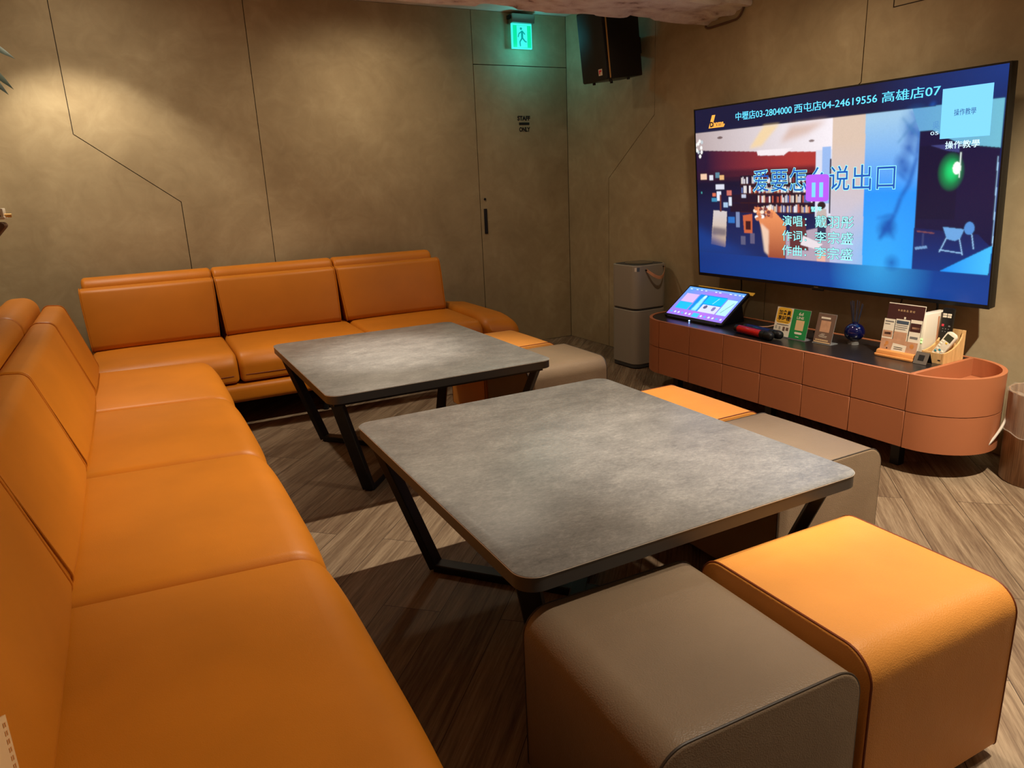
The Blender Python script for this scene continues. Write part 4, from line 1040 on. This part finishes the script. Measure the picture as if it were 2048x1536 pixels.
# ================================================================== AIR PURIFIER
def make_purifier():
    t = thing('air_purifier', 'tall grey air purifier with a tan leather carrying strap, left of the console', 'air purifier', w2(1.095, 0.172), WROT)
    h = 0.138
    def sq(s, r): return rpoly([(-s, -s), (s, -s), (s, s), (-s, s)], r, 8)
    def shell(z0, z1, mat, nm, s0=h, s1=h):
        mb = MB(); p0, p1 = sq(s0, 0.055), sq(s1, 0.055); n = len(p0); sec = [(inset(p0, 0.004), z0), (p0, z0 + 0.004), (p1, z1 - 0.004), (inset(p1, 0.004), z1)]
        vs = [(x, y, z) for p, z in sec for x, y in p]; fs = [(k * n + j, k * n + (j + 1) % n, (k + 1) * n + (j + 1) % n, (k + 1) * n + j) for k in range(3) for j in range(n)]
        fs += [tuple(range(n))[::-1], tuple(3 * n + j for j in range(n))]; mb.add(vs, fs, 0, True); return mb.build(nm, mat, t)
    shell(0.03, 0.400, 'purifier_grey', 'lower_body'); shell(0.400, 0.412, 'purifier_dark', 'middle_gap', h - 0.005, h - 0.005); shell(0.412, 0.700, 'purifier_grey', 'upper_body')
    mb = MB(); mb.prism(sq(h - 0.012, 0.05), 0.698, 0.702, 'xy', 0); mb.build('inner_trim', 'purifier_dark', t)
    mb = MB(); mb.prism(sq(h - 0.004, 0.053), 0.008, 0.031, 'xy', 0); mb.build('base', 'purifier_dark', t)
    mb = MB(); mb.lathe([(0.0, 0.700), (0.09, 0.700), (0.094, 0.705), (0.08, 0.709), (0.0, 0.706)]); mb.build('air_outlet', 'steel', t)
    for sx in (-1, 1):
        for sy in (-1, 1): mb = MB(); mb.cyl((sx * 0.09, sy * 0.09, 0), (sx * 0.09, sy * 0.09, 0.01), 0.014, n=14); mb.build('foot', 'black_plastic', t)
    # control badge on the rounded corner facing the room
    q = PI / 4; c = Vector((h - 0.055, h - 0.055, 0)); mb = MB()
    for s, (a0, a1), mt in ((0, (0.60, 0.86), 0), (1, (0.86, 1.20), 1)):
        pts = [];
        for k in range(5):
            an = a0 + (a1 - a0) * k / 4; pts.append(c + Vector((math.cos(an), math.sin(an), 0)) * 0.0562)
        for k in range(4): mb.add([pts[k] + Vector((0, 0, 0.662)), pts[k + 1] + Vector((0, 0, 0.662)), pts[k + 1] + Vector((0, 0, 0.688)), pts[k] + Vector((0, 0, 0.688))], [(0, 1, 2, 3)], mt)
    mb.build('control_badge', ['white_plastic', 'paper_slate'], t)
    mb = MB(); pts = []
    for k in range(17):
        v = k / 16; pts.append((0.055 - 0.15 * v, h + 0.008 + 0.052 * math.sin(PI * v) ** 0.8, 0.668 - 0.055 * math.sin(PI * v) ** 0.9 + 0.012 * v))
    vs = []; 
    for p in pts: vs += [(p[0], p[1], p[2] - 0.011), (p[0], p[1], p[2] + 0.011), (p[0], p[1] + 0.003, p[2] + 0.011), (p[0], p[1] + 0.003, p[2] - 0.011)]
    fs = [(4 * k + j, 4 * k + (j + 1) % 4, 4 * k + 4 + (j + 1) % 4, 4 * k + 4 + j) for k in range(16) for j in range(4)] + [(0, 1, 2, 3), (64, 65, 66, 67)]
    mb.add(vs, fs, 0, True); o = mb.build('strap', 'tan_leather', t)
    for p in (pts[0], pts[-1]): mb = MB(); mb.cyl((p[0], p[1] - 0.010, p[2]), (p[0], p[1] + 0.005, p[2]), 0.005, n=12); mb.build('rivet', 'black_metal', o)
make_purifier()
cable('cable', 'thin white power cable looping on the floor left of the air purifier', [w2(0.955, 0.13, 0.09), w2(0.92, 0.16, 0.06), w2(0.895, 0.20, 0.012), w2(0.92, 0.235, 0.006), w2(0.955, 0.215, 0.006)], 0.003, 'white_cable')

# ================================================================== WASTE BIN
def make_bin():
    t = thing('waste_bin', 'wood-grain round waste bin lined with a clear plastic bag, right of the console', 'waste bin', w2(3.622, 0.160), WROT)
    mb = MB(); mb.lathe([(0.0, 0.0), (0.128, 0.0), (0.132, 0.006), (0.138, 0.375), (0.133, 0.375), (0.127, 0.012), (0.0, 0.012)], n=48); mb.build('body', 'bin_wood', t)
    rnd = random.Random(5); ph = [rnd.uniform(0, 6.28) for _ in range(4)]
    mb = MB(); n = 72; prof = [(0.12, 0.10), (0.126, 0.30), (0.131, 0.372), (0.137, 0.381), (0.1415, 0.374), (0.141, 0.30), (0.1395, 0.222), (0.1400, 0.214)]
    vs = []
    for i in range(n):
        a = 2 * PI * i / n; w_ = 0.0022 * (math.sin(7 * a + ph[0]) + math.sin(13 * a + ph[1])) ; hem = 0.008 * math.sin(3 * a + ph[2]) + 0.004 * math.sin(9 * a + ph[3])
        for k, (r, z) in enumerate(prof):
            rr = r + (abs(w_) if k > 3 else -abs(w_) * 2); zz = z + (hem if k >= 6 else 0) + (0.004 * math.sin(11 * a) if k == 3 else 0); vs.append((rr * math.cos(a), rr * math.sin(a), zz))
    m_ = len(prof); fs = [(i * m_ + j, ((i + 1) % n) * m_ + j, ((i + 1) % n) * m_ + j + 1, i * m_ + j + 1) for i in range(n) for j in range(m_ - 1)]
    mb.add(vs, fs, 0, True)
    o = mb.build('bag', 'bin_bag', t)
    mb = MB(); mb.tube([(0.1425 * math.cos(2 * PI * i / n), 0.1425 * math.sin(2 * PI * i / n), 0.214 + 0.008 * math.sin(6 * PI * i / n + ph[2]) + 0.004 * math.sin(18 * PI * i / n + ph[3])) for i in range(n)], 0.0022, 6, 0, True)
    mb.build('hem', 'bin_bag', o)
make_bin()
cable('cable', 'white flat cable hanging between the console end and the waste bin', [w2(3.36, 0.40, 0.108), w2(3.42, 0.385, 0.103), w2(3.470, 0.355, 0.112), w2(3.497, 0.315, 0.150), w2(3.512, 0.27, 0.21), w2(3.515, 0.23, 0.27)], 0.005, 'white_cable')

# ================================================================== WALL SPEAKER
def make_speaker():
    t = thing('wall_speaker', 'black loudspeaker with a gold edge strip, high on the television wall', 'speaker', w2(0.895, 0.12, 1.893), (0, math.radians(6.5), WROT))
    w, dp, h = 0.265, 0.262, 0.42
    mb = MB(); mb.prism([(-0.035, -w / 2 + 0.03), (dp - 0.03, -w / 2), (dp - 0.03, w / 2), (-0.035, w / 2 - 0.012)], 0, h, 'xy', 0, False, None, 0.006); mb.build('cabinet', 'black_plastic', t)
    mb = MB(); mb.prism(rpoly([(-w / 2, 0.0), (w / 2, 0.0), (w / 2, h), (-w / 2, h)], 0.014, 5), dp - 0.024, dp, 'yz', 0, False, None, 0.006); g = mb.build('grille', 'print_dark', t)
    mb = MB(); mb.box((dp - 0.0005, 0.052, 0.028), (dp + 0.0015, 0.090, 0.066), 0); mb.box((dp + 0.0012, 0.058, 0.036), (dp + 0.0020, 0.084, 0.060), 1); mb.box((dp + 0.0018, 0.070, 0.034), (dp + 0.0024, 0.086, 0.048), 0); mb.build('logo_plate', ['paper_white', 'red_button'], g)
    for sg in (-1, 1): mb = MB(); mb.box((dp - 0.034, sg * (w / 2) - 0.002, 0.006), (dp - 0.024, sg * (w / 2) + 0.002, h - 0.006), 0, 0.001, 1); mb.build('edge_strip', 'gold_metal', t)
    for x in (0.06, dp - 0.06):
        for sg in (-1, 1): mb = MB(); mb.cyl((x, sg * 0.09, -0.014), (x, sg * 0.09, 0.001), 0.010, n=14); mb.build('foot', 'black_plastic', t)
    mb = MB(); mb.box((-0.125, -0.06, 0.14), (-0.034, 0.02, 0.24), 0, 0.003); mb.build('wall_bracket', 'black_metal', t)
make_speaker()
# conduit strap under the beam
pts = [w2(1.497, 0.012, 2.098), w2(1.515, 0.012, 2.086), w2(1.56, 0.012, 2.084), w2(1.70, 0.012, 2.088), w2(1.745, 0.012, 2.092), w2(1.775, 0.012, 2.115), w2(1.80, 0.012, 2.16)]
cable('conduit', 'thin brown conduit on the wall under the end of the rough beam', pts, 0.006, 'dark_brown_panel')['category'] = 'conduit'

# ================================================================== EXIT SIGN
def make_exit():
    t = thing('exit_sign', 'glowing green exit sign with a running figure above the staff door', 'exit sign', (2.784, 5.042, 2.195))
    W = 0.165
    mb = MB(); mb.box((-0.092, -0.085, 0.172), (0.092, -0.002, 0.232), 0, 0.004); mb.build('housing', 'steel', t)
    mb = MB(); mb.box((-0.105, -0.065, 0.200), (-0.092, -0.02, 0.226), 0, 0.003); mb.box((0.092, -0.065, 0.200), (0.105, -0.02, 0.226), 0, 0.003); mb.build('end_cap', 'black_metal', t)
    mb = MB(); mb.box((-W / 2, -0.055, 0.004), (W / 2, -0.038, 0.172), 0, 0.001, 1)
    F = lambda x, y: (-W / 2 + W * x, -0.0556, 0.004 + 0.168 * y)
    quad(mb, 0.05, 0.05, 0.95, 0.93, F, 1); quad(mb, 0.24, 0.06, 0.76, 0.92, lambda x, y: (F(x, y)[0], -0.0560, F(x, y)[2]), 0)
    G_ = lambda x, y: (F(x, y)[0], -0.0565, F(x, y)[2])
    mb.add([G_(0.45 + 0.055 * math.cos(k * PI / 6), 0.80 + 0.05 * math.sin(k * PI / 6)) for k in range(12)], [tuple(range(12))], 2)
    def limb(p, q, w):
        p, q = Vector(p), Vector(q); d = (q - p).normalized(); n_ = Vector((-d.y, d.x)) * w; mb.add([G_(*(p + n_)), G_(*(q + n_)), G_(*(q - n_)), G_(*(p - n_))], [(0, 1, 2, 3)], 2)
    for p, q, w in (((0.50, 0.72), (0.50, 0.42), 0.05), ((0.50, 0.70), (0.34, 0.60), 0.024), ((0.34, 0.60), (0.30, 0.46), 0.022), ((0.52, 0.70), (0.64, 0.58), 0.024), ((0.50, 0.43), (0.38, 0.28), 0.03), ((0.38, 0.28), (0.40, 0.10), 0.028), ((0.52, 0.43), (0.64, 0.30), 0.03), ((0.64, 0.30), (0.72, 0.28), 0.024)): limb(p, q, w)
    mb.build('light_panel', ['exit_cyan', 'exit_green', 'exit_figure'], t)
    l = bpy.data.lights.new('exit_glow', 'POINT'); l.energy = 1.15; l.shadow_soft_size = 0.03; l.color = (0.10, 0.92, 1.0)
    o = bpy.data.objects.new('exit_glow', l); C.objects.link(o); o.location = (2.80, 4.86, 2.185)
make_exit()

# ================================================================== LEFT EDGE
def make_planter():
    t = thing('wall_planter', 'hanging green plant at the upper left edge of the picture', 'plant', (-0.76, 4.20, 1.93))
    mb = MB(); mb.lathe([(0.0, 0.0), (0.06, 0.0), (0.075, 0.012), (0.085, 0.12), (0.078, 0.12), (0.068, 0.02), (0.0, 0.02)], (0.09, 0, -0.06)); mb.build('pot', 'white_plastic', t)
    rnd = random.Random(9); mb = MB()
    def leaf(base, tip, w, curl):
        b, e = Vector(base), Vector(tip); d = e - b; side = Vector((-d.z, 0.25, d.x)).normalized(); n = 9; vs = []
        for k in range(n + 1):
            s = k / n; c = b + d * s + Vector((0, 0, curl * math.sin(PI * s))); ww = w * math.sin(PI * min(1, s * 0.92 + 0.08)) ** 0.7
            vs += [c + side * ww + Vector((0, 0, -0.2 * ww)), c + Vector((0, 0, 0.1 * ww)), c - side * ww + Vector((0, 0, -0.2 * ww))]
        mb.add(vs, [(3 * k + j, 3 * k + j + 1, 3 * k + 4 + j, 3 * k + 3 + j) for k in range(n) for j in (0, 1)], 0, True)
    for base, tip in (((0.14, 0, 0.08), (0.450, 0.0, -0.035)), ((0.15, -0.01, 0.05), (0.418, 0.01, -0.165)), ((0.17, 0.02, 0.0), (0.395, 0.0, -0.19)), ((0.12, 0.04, 0.10), (0.36, 0.10, 0.03)), ((0.14, -0.03, 0.04), (0.34, -0.10, -0.12)), ((0.1, 0.02, 0.06), (0.24, 0.12, -0.2)), ((0.09, 0, 0.1), (0.06, -0.16, 0.12)), ((0.09, 0, 0.1), (0.08, 0.2, 0.05))):
        leaf(base, tip, 0.030, 0.045)
    mb.build('foliage', 'leaf_green', t)
make_planter()
def make_holder():
    t = thing('wall_holder', 'brown wall-mounted holder with a white ribbed cap and short metal rod, left edge', 'holder', (-0.76, 4.20, 1.00))
    
    mb = MB(); mb.prism(rpoly([(0.0, -0.10), (0.11, -0.02), (0.292, 0.175), (0.0, 0.19)], [0.0, 0.02, 0.015, 0.0], 5), -0.06, 0.06, 'xz', 0, False, None, 0.003); mb.build('panel', 'dark_brown_panel', t)
    mb = MB(); mb.box((0.0, -0.05, 0.19), (0.280, 0.05, 0.203), 0, 0.003)
    for k in range(16): mb.box((0.002 + 0.0175 * k, -0.048, 0.200), (0.015 + 0.0175 * k, 0.048, 0.240), 0, 0.003)
    mb.build('ribbed_cap', 'white_plastic', t)
    mb = MB(); mb.cyl((0.25, -0.01, 0.208), (0.304, -0.01, 0.206), 0.009, n=14); mb.build('rod', 'gold_metal', t)
make_holder()
def make_card():
    t = thing('patterned_card', 'cream card with a dotted border leaning on the long sofa, bottom left corner', 'card', (-0.222, 0.925, 0.447))
    up = Vector((-0.018, 0.085, 0.167)).normalized(); ac = Vector((0, -1, 0)); ac = (ac - up * ac.dot(up)).normalized(); nn = up.cross(ac) * -1
    if nn.x < 0: nn = -nn
    mb = MB(); W, H = 0.16, 0.190
    P = lambda x, y, k=0.0: ac * x + up * y + nn * k
    vs = [P(0, 0), P(W, 0), P(W, H), P(0, H), P(0, 0, 0.004), P(W, 0, 0.004), P(W, H, 0.004), P(0, H, 0.004)]
    mb.add(vs, [(0, 1, 2, 3), (4, 5, 6, 7), (0, 1, 5, 4), (1, 2, 6, 5), (2, 3, 7, 6), (3, 0, 4, 7)], 0)
    for k in range(16):
        y = H - 0.014 - 0.0105 * k
        for x in (0.010, 0.0175): mb.add([P(x, y, 0.0045), P(x + 0.004, y, 0.0045), P(x + 0.004, y + 0.006, 0.0045), P(x, y + 0.006, 0.0045)], [(0, 1, 2, 3)], 1)
    mb.build('sheet', ['cream', 'honey_wood'], t)
make_card()
